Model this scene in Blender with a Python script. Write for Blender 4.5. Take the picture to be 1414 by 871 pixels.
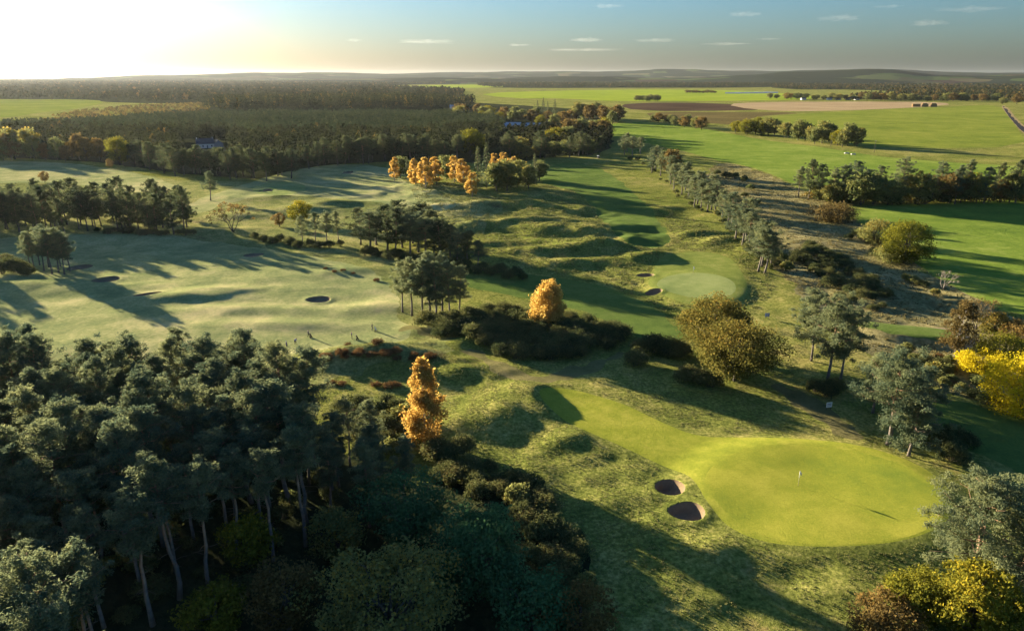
import bpy, math, random
import numpy as np
from mathutils import Vector, Matrix

for o in list(bpy.data.objects): bpy.data.objects.remove(o)
scene = bpy.context.scene
COL = scene.collection
R = math.radians

# ------------------------------------------------------------------ camera
PW, PH, FPX, HOR = 1414.0, 871.0, 1010.0, 105.0      # photograph size, focal length and horizon row, in its pixels
CAM_H = 55.0
PITCH = math.atan((PH / 2 - HOR) / FPX)
cam_data = bpy.data.cameras.new('camera')
cam_data.sensor_fit = 'HORIZONTAL'; cam_data.sensor_width = 36.0
cam_data.lens = 36.0 * FPX / PW
cam_data.clip_start = 0.5; cam_data.clip_end = 90000.0
cam = bpy.data.objects.new('camera', cam_data); COL.objects.link(cam)
cam.location = (0, 0, CAM_H); cam.rotation_euler = (math.pi / 2 - PITCH, 0, 0)
scene.camera = cam

# ------------------------------------------------------------------ sky, sun, exposure
SUN_AZ, SUN_EL = R(-49.0), R(9.5)                     # azimuth from +Y towards +X
world = bpy.data.worlds.new('World'); scene.world = world; world.use_nodes = True
wt = world.node_tree
sky = wt.nodes.new('ShaderNodeTexSky'); sky.sky_type = 'NISHITA'; sky.sun_disc = False
sky.sun_elevation = SUN_EL; sky.sun_rotation = SUN_AZ
sky.altitude = 60; sky.air_density = 1.2; sky.dust_density = 1.5; sky.ozone_density = 6.2
bg = wt.nodes['Background']; bg.inputs['Strength'].default_value = 0.05
wt.links.new(sky.outputs[0], bg.inputs['Color'])
sun_data = bpy.data.lights.new('sun', 'SUN'); sun_data.energy = 5.0; sun_data.angle = R(0.5)
sun_data.color = (1.0, 0.83, 0.58)
sun = bpy.data.objects.new('sun', sun_data); COL.objects.link(sun)
sun_to = Vector((math.sin(SUN_AZ) * math.cos(SUN_EL), math.cos(SUN_AZ) * math.cos(SUN_EL), math.sin(SUN_EL)))
sun.rotation_euler = sun_to.to_track_quat('Z', 'Y').to_euler()
sun.location = sun_to * 300
vs = scene.view_settings
vs.view_transform = 'Standard'; vs.look = 'None'; vs.gamma = 1.0; vs.use_curve_mapping = False
vs.exposure = 2.25
cy = scene.cycles
cy.use_denoising = True
cy.max_bounces = 7; cy.diffuse_bounces = 4; cy.glossy_bounces = 1; cy.transmission_bounces = 4
cy.volume_bounces = 1; cy.transparent_max_bounces = 4
cy.caustics_reflective = False; cy.caustics_refractive = False

# ------------------------------------------------------------------ numeric helpers
rs = np.random.RandomState(7)
_perm = np.tile(rs.permutation(256), 3)
_ga = rs.rand(256) * 2 * np.pi
_gx, _gy = np.cos(_ga), np.sin(_ga)
def noise(x, y, seed=0):
    x = np.asarray(x, float) + seed * 17.31; y = np.asarray(y, float) + seed * 9.77
    xi = np.floor(x).astype(int); yi = np.floor(y).astype(int)
    fx = x - xi; fy = y - yi
    u = fx * fx * fx * (fx * (fx * 6 - 15) + 10); v = fy * fy * fy * (fy * (fy * 6 - 15) + 10)
    def g(ix, iy, dx, dy):
        k = _perm[_perm[ix & 255] + (iy & 255)]
        return _gx[k] * dx + _gy[k] * dy
    a = g(xi, yi, fx, fy); b = g(xi + 1, yi, fx - 1, fy)
    c = g(xi, yi + 1, fx, fy - 1); d = g(xi + 1, yi + 1, fx - 1, fy - 1)
    return 1.4 * ((a * (1 - u) + b * u) * (1 - v) + (c * (1 - u) + d * u) * v)
def sstep(a, b, x):
    t = np.clip((x - a) / (b - a), 0, 1); return t * t * (3 - 2 * t)
_cp, _sp = math.cos(PITCH), math.sin(PITCH)
def flat(px, py, z=0.0):
    """pixel of the photograph -> ground position at height z (arrays allowed)"""
    px = np.asarray(px, float); py = np.asarray(py, float)
    x = (px - PW / 2) / FPX; y = (py - PH / 2) / FPX
    dz = -_sp - y * _cp; dy = _cp - y * _sp
    t = (CAM_H - z) / -dz
    return x * t, dy * t
def poly(pts, z=0.0, n=3):
    p = np.array([flat(a, b, z) for a, b in pts], float).reshape(-1, 2)
    for _ in range(n):                                # Chaikin rounding
        q = np.roll(p, -1, 0)
        p = np.stack([0.75 * p + 0.25 * q, 0.25 * p + 0.75 * q], 1).reshape(-1, 2)
    return p
def sdf(P, X, Y, margin=25.0):
    """signed distance to polygon P, negative inside; capped at +margin away from it"""
    X = np.asarray(X, float); Y = np.asarray(Y, float)
    out = np.full(X.shape, margin)
    lo = P.min(0) - margin; hi = P.max(0) + margin
    m = (X > lo[0]) & (X < hi[0]) & (Y > lo[1]) & (Y < hi[1])
    if not m.any(): return out
    x = X[m]; y = Y[m]; d2 = np.full(x.shape, 1e18); ins = np.zeros(x.shape, bool)
    for (ax, ay), (bx, by) in zip(P, np.roll(P, -1, 0)):
        ex, ey = bx - ax, by - ay
        t = np.clip(((x - ax) * ex + (y - ay) * ey) / (ex * ex + ey * ey + 1e-12), 0, 1)
        d2 = np.minimum(d2, (x - ax - t * ex) ** 2 + (y - ay - t * ey) ** 2)
        c = ((ay > y) != (by > y)) & (x < (bx - ax) * (y - ay) / (by - ay + 1e-30) + ax)
        ins ^= c
    out[m] = np.minimum(np.sqrt(d2), margin * 50) * np.where(ins, -1, 1)
    return out

# ------------------------------------------------------------------ ground zones, outlined where they lie
NEAR_GREEN = poly([(975,652),(1000,630),(1040,618),(1090,614),(1150,618),(1200,628),(1250,645),(1285,668),(1303,692),(1300,715),(1280,735),(1230,748),(1170,754),(1110,752),(1060,742),(1020,722),(990,695),(972,670)], 0.9)
NEAR_APRON = poly([(741,550),(752,538),(772,534),(815,541),(865,556),(915,580),(965,600),(1010,601),(1060,604),(1110,606),(1170,612),(1230,626),(1280,650),(1312,680),(1318,705),(1305,728),(1270,746),(1210,757),(1150,760),(1090,757),(1045,748),(1005,730),(978,700),(960,668),(945,652),(900,632),(850,610),(800,590),(765,572)], 0.5)
MID_GREEN = poly([(905,392),(915,383),(935,378),(965,376),(995,380),(1012,388),(1018,398),(1010,408),(985,414),(955,411),(930,405),(912,399)], 0.6)
MID_APRON = poly([(893,390),(903,377),(905,362),(925,352),(960,346),(1005,353),(1022,370),(1032,390),(1033,406),(1018,417),(985,421),(950,418),(920,409),(902,399)], 0.4)
FAR_GREEN = poly([(345,262),(360,254),(390,250),(415,252),(425,259),(412,267),(385,271),(358,269)], 0.3)
LEFT_FAIRWAY = poly([(-400,560),(-400,325),(0,332),(150,322),(300,332),(420,352),(520,374),(545,402),(548,440),(572,462),(545,476),(480,482),(400,492),(300,520),(100,560)])
BACK_FAIRWAY = poly([(-250,225),(60,221),(140,230),(225,247),(250,262),(190,268),(120,256),(60,250),(-250,262)])
CENTRE_FAIRWAY = poly([(400,236),(470,226),(535,229),(560,252),(600,268),(650,285),(610,300),(540,285),(470,276),(420,272),(330,278),(262,300),(255,285),(300,268),(350,250)])
SHADE_FAIRWAY = poly([(640,374),(690,370),(740,380),(800,387),(860,400),(900,420),(935,445),(945,470),(890,474),(862,448),(790,424),(700,404),(640,396)])
RIGHT_FAIRWAY = poly([(905,345),(930,330),(905,300),(885,275),(850,245),(820,228),(780,222),(742,236),(740,252),(790,262),(820,285),(835,310),(850,330),(880,348)])
TEE = poly([(1178,441),(1240,448),(1300,453),(1333,461),(1340,469),(1310,469),(1250,464),(1190,453)], 0.2)
STRIP_FAIRWAY = poly([(1285,548),(1330,552),(1414,580),(1560,635),(1560,720),(1414,655),(1340,625),(1290,595)])
HEATH = poly([(985,222),(1035,230),(1100,258),(1165,292),(1240,345),(1310,395),(1414,442),(1560,480),(1560,640),(1414,575),(1330,546),(1250,512),(1180,470),(1120,420),(1060,360),(1010,300),(970,258)])
FIELD_A = poly([(815,187),(836,171),(890,168),(960,176),(1020,187),(1080,197),(1160,208),(1230,218),(1414,230),(1700,245),(1700,262),(1414,271),(1200,277),(1110,260),(1040,230),(985,221),(930,205),(870,193)], n=1)
FIELD_B = poly([(1168,292),(1200,285),(1300,281),(1414,277),(1800,272),(1800,500),(1414,440),(1310,394),(1240,344)], n=1)
FIELD_C = poly([(1035,163),(1130,155.5),(1320,147),(1383,144.5),(1408,182),(1418,202),(1260,206),(1190,201),(1120,186),(1060,178)], n=1)
STUBBLE = poly([(1000,144),(1050,141),(1180,140.5),(1300,141),(1318,146),(1130,154.5),(1040,152)], n=1)
PLOUGHED = poly([(852,145),(890,142),(960,142),(1030,145),(1060,150),(1035,153),(880,154)], n=1)
FALLOW = poly([(960,155),(1125,155),(1030,162),(1055,172),(985,172),(900,163),(890,155)], n=1)
BRIGHT_FIELD = poly([(655,129),(780,125),(900,123.5),(1030,125),(1130,133),(1120,138),(1000,139.5),(850,140.5),(780,136),(700,136)], n=1)
BRIGHT_FIELD_2 = poly([(560,119),(640,117),(700,118.5),(690,121),(600,122)], n=1)
LEFT_FIELD = poly([(-300,138),(100,137),(150,139.5),(118,149),(60,155),(0,164),(-300,175)], n=1)
EDGE_FIELD = poly([(1413,150),(1440,148),(1600,160),(1600,200),(1450,190),(1422,165)], n=1)
TRACK = poly([(1381,146),(1390,146),(1408,170),(1440,190),(1600,235),(1600,243),(1425,196),(1401,172)], n=1)
TRACK_ROAD = poly([(1383.5,146.5),(1387.5,146.5),(1404,169),(1436,189.5),(1600,237),(1600,241),(1428,194.5),(1399.5,170.5)], n=1)
FOREST_FLOOR = poly([(-300,590),(0,586),(150,580),(330,578),(430,590),(500,640),(560,650),(640,660),(740,700),(800,760),(810,830),(760,960),(600,1200),(0,1300),(-500,1200)])
PLANT_FLOOR = poly([(-500,216),(0,218),(130,221),(230,238),(330,247),(400,246),(428,230),(530,223),(560,222),(690,226),(760,216),(835,214),(850,190),(820,180),(835,165),(850,155),(760,148),(640,141),(560,139),(300,146),(150,160),(60,172),(-500,182)], n=1)
BRACKEN_1 = poly([(440,488),(480,478),(530,486),(590,492),(600,500),(560,512),(500,516),(450,505)])
PATH_PTS = [(1236,444),(1270,445),(1305,447.5),(1330,453),(1345,461),(1347,468),(1335,473),(1318,473.5)]
WORN = poly([(1065,528),(1085,528),(1130,555),(1160,580),(1190,605),(1165,603),(1135,585),(1105,560)])
TRODDEN = poly([(560,452),(590,458),(625,468),(660,480),(690,505),(720,522),(760,520),(810,505),(850,485),(870,478),(875,484),(845,500),(800,520),(750,532),(705,528),(675,508),(640,488),(600,470)])
PALE_ROUGH = poly([(-500,600),(-500,225),(0,223),(140,228),(235,250),(330,252),(400,246),(430,232),(545,228),(590,256),(700,275),(690,310),(640,330),(560,330),(520,345),(600,400),(620,450),(640,480),(600,500),(500,515),(420,540),(300,560)])
def ellipse(px, py, a, b, rot=0, z=0.0, wob=0.025, seed=0):
    x, y = flat(px, py, z); r = np.random.RandomState(seed); n = 28
    th = np.arange(n) * 2 * np.pi / n; w = 1 + wob * np.sin(2 * th + r.rand() * 6) + wob * np.sin(3 * th + r.rand() * 6)
    u, v = a * w * np.cos(th), b * w * np.sin(th); c, s = math.cos(rot), math.sin(rot)
    return np.stack([x + u * c - v * s, y + u * s + v * c], 1)
# bunkers: pixel centre, half axes (m), turn, depth
BUNK = [(925,670,2.0,2.3,0.2,1.15,0.6,'round pot bunker left of the flagged green, the upper of two'),
        (948,706,2.35,2.3,0,1.2,0.6,'round pot bunker left of the flagged green, the lower of two'),
        (903,403,2.3,2.1,0.1,1.0,0.2,'round bunker in front of the mid-distance green'),
        (892,380,2.5,2.2,0,1.1,0.2,'dark bunker at the far left edge of the mid-distance green'),
        (147,388,3.6,3.6,0,0.5,0,'oval dark bunker on the sunlit fairway near the leaning pines'),
        (205,412,3.4,2.4,0.5,0.6,0,'narrow bunker with a bright lip on the sunlit left fairway'),
        (110,369,3.6,3.8,0,0.45,0,'shaded bunker beside the leaning pine clump on the left'),
        (440,415,3.0,3.0,0,0.45,0,'bunker on the shaded fairway in front of the spreading pines'),
        (350,353,3.2,3.4,0,0.45,0,'bunker far up the shaded left fairway'),
        (368,264,3.4,5.0,0,0.9,0,'bunker at the front of the frosty distant green'),
        (480,238,3.6,6.0,0,0.9,0,'small far bunker near the plantation edge')]
BUNK_P = [ellipse(b[0], b[1], b[2], b[3], b[4], b[6], seed=i) for i, b in enumerate(BUNK)]

# mounds and hollows: pixel, half length, half width (m), turn, height
MOUNDS = [(470,497,9,4.5,0.15,2.3),(545,495,8,4,0.1,2.2),(590,502,8,4,-0.1,1.5),
          (640,520,10,5,0.2,1.6),(735,548,9,5,-0.5,1.6),(690,570,8,6,0,1.4),(640,590,7,5,0.3,1.2),(780,610,5,3.5,0.2,0.9),
          (740,650,4,3,0,0.8),(700,700,6,4,0.4,0.9),(850,690,5,4,0,0.7),(985,765,5,3.5,0.3,0.8),(1050,800,8,5,0.1,0.3),
          (1170,800,6,4,0,0.35),(880,760,7,5,0.5,0.3),(800,560,4,3,0,-0.6),
          (720,310,20,7,0.25,2.6),(770,318,16,6,0.15,2.4),(800,325,18,6,-0.2,2.6),(850,318,14,6,0.4,2.2),(830,345,16,6,-0.5,2.8),
          (760,348,20,6,0.1,2.0),(690,340,16,6,0.2,1.8),(660,315,18,7,0.15,1.8),(870,335,8,5,0.2,1.9),(800,290,16,7,0.1,2.0),
          (700,285,20,6,0.1,2.2),(640,290,22,6,0.1,1.8),(750,272,20,7,0,1.8),(700,265,20,6,0.2,2.0),(900,358,9,4,0.4,1.8),
          (1000,335,9,6,0.3,2.0),(965,325,10,5,0.3,1.9),(1050,345,8,6,0.3,1.5),(780,365,10,4,0.1,1.0),(920,290,12,7,0.5,1.6),
          (580,262,20,6,0.05,1.8),(620,268,16,5,0.1,1.8),(520,262,14,5,0.2,1.5),(460,285,14,6,0.2,2.4),(420,292,14,6,0.1,1.7),
          (330,300,14,7,0,1.4),(300,320,16,6,0.1,1.2),(200,330,18,6,0,1.2),(90,330,16,7,0,1.6),
          (30,395,14,6,0.2,1.6),(110,400,18,5,0.15,0.9),(250,415,14,4,0.1,1.5),(300,405,14,4,0.1,1.1),(390,450,16,3.5,0,0.7),(350,430,18,4,0.05,0.7),
          (480,375,10,5,0.2,0.9),(520,425,9,5,0.2,1.0),(575,480,6,3,0.3,1.0),(650,475,5,3.5,0.4,1.3),(600,455,6,3,0.2,0.9)]
_mx = [(*flat(m[0], m[1]), *m[2:]) for m in MOUNDS]
DUNES = poly([(560,250),(640,262),(760,255),(860,265),(900,330),(900,370),(820,380),(700,362),(620,330),(560,290),(430,275),(280,290),(300,262),(430,268)])
LUMPS = poly([(600,480),(680,500),(740,560),(860,620),(940,660),(960,720),(1060,770),(1200,780),(1180,900),(900,900),(840,760),(760,690),(620,600)])

def height(x, y):
    x = np.asarray(x, float); y = np.asarray(y, float); r = np.hypot(x, y)
    big = 0.9 * noise(x / 90, y / 90, 1) + 0.35 * noise(x / 38, y / 38, 2)
    med = 0.42 * noise(x / 17, y / 17, 3) + 0.2 * noise(x / 8, y / 8, 4)
    dm = sstep(10, -12, sdf(DUNES, x, y))
    lm = sstep(4, -5, sdf(LUMPS, x, y))
    ha = sstep(6, -10, sdf(HEATH, x, y))
    rid = 1 - np.abs(noise(x / 30, y / 19, 5)) * 2
    h = big + med * (0.55 + 0.9 * dm + 0.5 * lm) + dm * 1.0 * rid * (0.4 + noise(x / 45, y / 40, 6)) + lm * 0.22 * noise(x / 4.5, y / 4.5, 7)
    h = h + dm * 0.55 * (0.6 - np.abs(noise(x / 11, y / 7, 14)) * 1.6) * (0.6 + 0.8 * noise(x / 30, y / 30, 15))
    h = h + ha * (-0.8 + 0.5 * noise(x / 12, y / 12, 8))
    for (mx, my, a, b, rot, hh) in _mx:
        m = (np.abs(x - mx) < 3 * a) & (np.abs(y - my) < 3 * a)
        if m.any():
            c, s = math.cos(rot), math.sin(rot); dx, dy = x[m] - mx, y[m] - my
            u = (dx * c + dy * s) / a; v = (-dx * s + dy * c) / b
            w = 0.25 * noise(dx / 5, dy / 5, 9)
            h[m] += hh * np.exp(-(u * u + v * v) * (1.0 + w))
    def level(P, h, tgt, inner, outer):
        w = sstep(outer, inner, sdf(P, x, y)); return h * (1 - w) + (tgt + 0.10 * h) * w
    for P, wo, keep in ((LEFT_FAIRWAY, 8, 0.95), (BACK_FAIRWAY, 8, .5), (SHADE_FAIRWAY, 6, .45), (STRIP_FAIRWAY, 4, .4)):
        w = sstep(wo, -6, sdf(P, x, y)); h = h * (1 - w * (1 - keep))
    w = sstep(2, -3, sdf(NEAR_APRON, x, y)); h = h * (1 - w) + (0.15 * h + 0.15) * w
    sg = sdf(NEAR_GREEN, x, y)
    tilt = 1.05 + 0.22 * noise(x / 14, y / 14, 11) + 0.006 * (x - 40)
    w = sstep(6.5, -0.5, sg); h = h * (1 - w) + tilt * w
    w = sstep(3, -2, sdf(MID_APRON, x, y)); h = h * (1 - w) + (0.25 * h + 0.3) * w
    w = sstep(6, -1, sdf(MID_GREEN, x, y)); h = h * (1 - w) + (0.6 + 0.12 * noise(x / 12, y / 12, 12)) * w
    h = level(FAR_GREEN, h, 0.3, -2, 5); h = level(TEE, h, 0.5, -1, 2.2)
    for P in (FIELD_A, FIELD_B, FIELD_C):
        w = sstep(6, -12, sdf(P, x, y)); h = h * (1 - 0.8 * w)
    fade = sstep(1500, 500, r); h = h * (0.12 + 0.88 * fade)
    for b, P in zip(BUNK, BUNK_P):
        s = sdf(P, x, y, 3.0)
        h = h + 0.22 * np.exp(-((s - 0.25) / 0.9) ** 2) * (s < 2.9) - b[5] * sstep(0.02, -0.45, s)
    return h
def at(px, py):
    """pixel -> point on the ground"""
    px = np.atleast_1d(np.asarray(px, float)); py = np.atleast_1d(np.asarray(py, float))
    z = np.zeros(px.shape)
    for _ in range(3):
        x, y = flat(px, py, z); z = 0.4 * z + 0.6 * np.clip(height(x, y), -2, 4)
    x, y = flat(px, py, z); z = height(x, y)
    return np.stack([x, y, z], 1)
def at1(px, py): return Vector(at(px, py)[0])
def px_of(p):
    """ground point -> pixel (used to order things from left to right)"""
    x, y, z = p; z -= CAM_H
    d = y * _cp - z * _sp; v = y * _sp + z * _cp
    return PW / 2 + FPX * x / d, PH / 2 - FPX * v / d

# ------------------------------------------------------------------ materials
def mat_new(name):
    m = bpy.data.materials.new(name); m.use_nodes = True; nt = m.node_tree
    for n in list(nt.nodes): nt.nodes.remove(n)
    return m, nt, nt.nodes, nt.links
def ramp(N, stops):
    n = N.new('ShaderNodeValToRGB'); e = n.color_ramp.elements
    while len(e) < len(stops): e.new(0.5)
    for el, (p, c) in zip(e, stops): el.position = p; el.color = (*c, 1)
    return n
def plain(name, col, rough=0.7, metal=0.0, spec=0.3, noise_scale=0, dark=0.75):
    m, nt, N, L = mat_new(name)
    b = N.new('ShaderNodeBsdfPrincipled'); o = N.new('ShaderNodeOutputMaterial'); L.new(b.outputs[0], o.inputs[0])
    b.inputs['Roughness'].default_value = rough; b.inputs['Metallic'].default_value = metal
    b.inputs['Specular IOR Level'].default_value = spec; b.inputs['Base Color'].default_value = (*col, 1)
    if noise_scale:
        t = N.new('ShaderNodeTexCoord'); n = N.new('ShaderNodeTexNoise'); n.inputs['Scale'].default_value = noise_scale
        n.inputs['Detail'].default_value = 4
        r = ramp(N, [(0.3, tuple(c * dark for c in col)), (0.7, col)])
        L.new(t.outputs['Object'], n.inputs['Vector']); L.new(n.outputs[0], r.inputs[0]); L.new(r.outputs[0], b.inputs['Base Color'])
    return m
def grass_mat(name, c_dark, c_mid, c_light, big=0.03, fine=1.6, bump=0.5, bdist=0.12, blotch=None, blotch_scale=0.08, blotch_at=0.6, stripes=None, transl=0.1, mid_scale=0.25, fine2=None, blade=8.0, bscale=18.0):
    """grass sward: large patches, clumps, fine blades; blotch = a second plant colour in patches"""
    m, nt, N, L = mat_new(name)
    o = N.new('ShaderNodeOutputMaterial'); t = N.new('ShaderNodeTexCoord'); P = t.outputs['Object']
    def nz(scale, detail=4, rough=0.6, vec=P):
        n = N.new('ShaderNodeTexNoise'); n.inputs['Scale'].default_value = scale; n.inputs['Detail'].default_value = detail
        n.inputs['Roughness'].default_value = rough; L.new(vec, n.inputs['Vector']); return n.outputs[0]
    nb, nm, nf = nz(big, 5), nz(mid_scale, 4, 0.65), nz(fine, 5, 0.7)
    mix = N.new('ShaderNodeMath'); mix.operation = 'MULTIPLY_ADD'; L.new(nm, mix.inputs[0]); mix.inputs[1].default_value = 0.7
    m2 = N.new('ShaderNodeMath'); m2.operation = 'MULTIPLY_ADD'; L.new(nf, m2.inputs[0]); m2.inputs[1].default_value = 0.55
    m3 = N.new('ShaderNodeMath'); m3.operation = 'MULTIPLY'; L.new(nb, m3.inputs[0]); m3.inputs[1].default_value = 0.75
    L.new(m3.outputs[0], m2.inputs[2]); L.new(m2.outputs[0], mix.inputs[2])
    rp = ramp(N, [(0.72, c_dark), (1.0, c_mid), (1.25, c_light)])
    sc = N.new('ShaderNodeMath'); sc.operation = 'MULTIPLY'; sc.inputs[1].default_value = 0.667; L.new(mix.outputs[0], sc.inputs[0])
    rp.color_ramp.elements[0].position = 0.50; rp.color_ramp.elements[1].position = 0.665; rp.color_ramp.elements[2].position = 0.82
    L.new(sc.outputs[0], rp.inputs[0]); col = rp.outputs[0]
    if blotch:
        bn = nz(blotch_scale, 6, 0.68)
        br = ramp(N, [(blotch_at - 0.06, (0, 0, 0)), (blotch_at + 0.08, (1, 1, 1))]); L.new(bn, br.inputs[0])
        bm = N.new('ShaderNodeMixRGB'); L.new(br.outputs[0], bm.inputs[0]); L.new(col, bm.inputs[1]); bm.inputs[2].default_value = (*blotch, 1)
        fv = N.new('ShaderNodeMixRGB'); fv.blend_type = 'MULTIPLY'; fv.inputs[0].default_value = 0.6
        fr = ramp(N, [(0.35, (0.45, 0.45, 0.45)), (0.65, (1.3, 1.3, 1.3))]); L.new(nf, fr.inputs[0])
        L.new(bm.outputs[0], fv.inputs[1]); L.new(fr.outputs[0], fv.inputs[2]); col = fv.outputs[0]
    if stripes:
        ang, period, amt = stripes
        mp = N.new('ShaderNodeMapping'); mp.inputs['Rotation'].default_value = (0, 0, ang); L.new(P, mp.inputs['Vector'])
        wv = N.new('ShaderNodeTexWave'); wv.inputs['Scale'].default_value = 2 * math.pi / period / 20 * 1.0; wv.inputs['Distortion'].default_value = 0.6
        wv.inputs['Detail Scale'].default_value = 0.3; L.new(mp.outputs[0], wv.inputs['Vector'])
        sr = ramp(N, [(0.42, (1 - amt,) * 3), (0.58, (1 + amt,) * 3)]); L.new(wv.outputs[1], sr.inputs[0])
        sm = N.new('ShaderNodeMixRGB'); sm.blend_type = 'MULTIPLY'; sm.inputs[0].default_value = 1
        L.new(col, sm.inputs[1]); L.new(sr.outputs[0], sm.inputs[2]); col = sm.outputs[0]
    bp = N.new('ShaderNodeBump'); bp.inputs['Strength'].default_value = bump; bp.inputs['Distance'].default_value = bdist
    hs = N.new('ShaderNodeMath'); hs.operation = 'MULTIPLY_ADD'; hs.inputs[1].default_value = 0.8
    L.new(nf, hs.inputs[0]); nbm = nz(fine2 or fine * 0.33, 3); L.new(nbm, hs.inputs[2]); L.new(hs.outputs[0], bp.inputs['Height'])
    # the sward's blades stand up: their normals lean every way round the ground's own
    bn_ = N.new('ShaderNodeTexNoise'); bn_.inputs['Scale'].default_value = bscale; bn_.inputs['Detail'].default_value = 2; L.new(P, bn_.inputs['Vector'])
    vs_ = N.new('ShaderNodeVectorMath'); vs_.operation = 'SUBTRACT'; vs_.inputs[1].default_value = (0.5, 0.5, 0.5); L.new(bn_.outputs['Color'], vs_.inputs[0])
    vm_ = N.new('ShaderNodeVectorMath'); vm_.operation = 'MULTIPLY'; vm_.inputs[1].default_value = (blade, blade, blade * 0.3); L.new(vs_.outputs[0], vm_.inputs[0])
    va_ = N.new('ShaderNodeVectorMath'); va_.operation = 'ADD'; L.new(vm_.outputs[0], va_.inputs[0]); L.new(bp.outputs[0], va_.inputs[1])
    vn_ = N.new('ShaderNodeVectorMath'); vn_.operation = 'NORMALIZE'; L.new(va_.outputs[0], vn_.inputs[0])
    b = N.new('ShaderNodeBsdfPrincipled'); b.inputs['Roughness'].default_value = 1.0; b.inputs['Specular IOR Level'].default_value = 0.0
    b.inputs['Sheen Weight'].default_value = transl * 0.2; b.inputs['Sheen Roughness'].default_value = 0.6
    L.new(col, b.inputs['Sheen Tint'])
    L.new(col, b.inputs['Base Color']); L.new(vn_.outputs[0], b.inputs['Normal']); L.new(b.outputs[0], o.inputs[0])
    return m
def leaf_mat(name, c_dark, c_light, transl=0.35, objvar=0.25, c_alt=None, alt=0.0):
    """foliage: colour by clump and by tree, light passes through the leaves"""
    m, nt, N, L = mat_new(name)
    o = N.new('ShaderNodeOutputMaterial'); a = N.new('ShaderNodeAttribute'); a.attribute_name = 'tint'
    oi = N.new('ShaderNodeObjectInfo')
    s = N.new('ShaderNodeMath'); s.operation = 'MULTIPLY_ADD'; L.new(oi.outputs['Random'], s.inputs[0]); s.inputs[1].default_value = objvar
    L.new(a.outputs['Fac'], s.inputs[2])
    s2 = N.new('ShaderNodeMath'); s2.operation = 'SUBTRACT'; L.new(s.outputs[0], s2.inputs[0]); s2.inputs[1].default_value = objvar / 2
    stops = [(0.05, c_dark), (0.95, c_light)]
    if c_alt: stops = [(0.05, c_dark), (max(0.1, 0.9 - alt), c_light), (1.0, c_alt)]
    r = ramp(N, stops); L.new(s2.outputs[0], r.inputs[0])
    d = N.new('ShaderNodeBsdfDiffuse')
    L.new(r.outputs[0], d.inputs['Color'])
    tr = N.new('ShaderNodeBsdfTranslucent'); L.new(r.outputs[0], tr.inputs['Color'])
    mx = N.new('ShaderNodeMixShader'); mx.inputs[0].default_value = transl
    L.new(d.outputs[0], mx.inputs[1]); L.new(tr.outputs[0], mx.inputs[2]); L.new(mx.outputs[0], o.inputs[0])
    return m
def bark_mat(name, low, high, split=0.45, scale=1.2, span=18.0):
    """bark: one colour low down, another up the trunk"""
    m, nt, N, L = mat_new(name)
    o = N.new('ShaderNodeOutputMaterial'); b = N.new('ShaderNodeBsdfPrincipled'); b.inputs['Roughness'].default_value = 0.9
    t = N.new('ShaderNodeTexCoord'); sp = N.new('ShaderNodeSeparateXYZ'); L.new(t.outputs['Object'], sp.inputs[0])
    n = N.new('ShaderNodeTexNoise'); n.inputs['Scale'].default_value = scale; n.inputs['Detail'].default_value = 5; L.new(t.outputs['Object'], n.inputs['Vector'])
    ma = N.new('ShaderNodeMath'); ma.operation = 'MULTIPLY_ADD'; ma.inputs[1].default_value = 1 / span; L.new(sp.outputs[2], ma.inputs[0])
    nn = N.new('ShaderNodeMath'); nn.operation = 'MULTIPLY'; nn.inputs[1].default_value = 0.45; L.new(n.outputs[0], nn.inputs[0]); L.new(nn.outputs[0], ma.inputs[2])
    r = ramp(N, [(split, low), (split + 0.25, high)]); L.new(ma.outputs[0], r.inputs[0])
    mu = N.new('ShaderNodeMixRGB'); mu.blend_type = 'MULTIPLY'; mu.inputs[0].default_value = 0.7
    rr = ramp(N, [(0.35, (0.5, 0.5, 0.5)), (0.7, (1.2, 1.2, 1.2))]); L.new(n.outputs[0], rr.inputs[0])
    L.new(r.outputs[0], mu.inputs[1]); L.new(rr.outputs[0], mu.inputs[2]); L.new(mu.outputs[0], b.inputs['Base Color'])
    L.new(b.outputs[0], o.inputs[0]); return m

# ------------------------------------------------------------------ mesh and object helpers
def mk_mesh(name, V, quads=None, tris=None, mats=(), tint=None, smooth=False, midx=None):
    me = bpy.data.meshes.new(name); V = np.asarray(V, np.float32)
    nq = 0 if quads is None else len(quads); nt_ = 0 if tris is None else len(tris)
    me.vertices.add(len(V)); me.vertices.foreach_set('co', V.ravel())
    parts, starts = [], []
    if nq: parts.append(np.asarray(quads, np.int32).ravel()); starts.append(np.arange(nq) * 4)
    if nt_: parts.append(np.asarray(tris, np.int32).ravel()); starts.append(nq * 4 + np.arange(nt_) * 3)
    me.loops.add(nq * 4 + nt_ * 3); me.loops.foreach_set('vertex_index', np.concatenate(parts))
    me.polygons.add(nq + nt_); me.polygons.foreach_set('loop_start', np.concatenate(starts).astype(np.int32))
    for m in mats: me.materials.append(m)
    if tint is not None:
        at_ = me.attributes.new('tint', 'FLOAT', 'POINT'); at_.data.foreach_set('value', np.asarray(tint, np.float32))
    if midx is not None: me.polygons.foreach_set('material_index', np.asarray(midx, np.int32))
    me.polygons.foreach_set('use_smooth', np.full(nq + nt_, smooth))
    me.update(calc_edges=True); me.validate()
    return me
def link(name, me, parent=None, label=None, cat=None, group=None, kind=None):
    o = bpy.data.objects.new(name, me); COL.objects.link(o)
    if parent: o.parent = parent
    if label: o['label'] = label
    if cat: o['category'] = cat
    if group: o['group'] = group
    if kind: o['kind'] = kind
    return o
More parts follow.
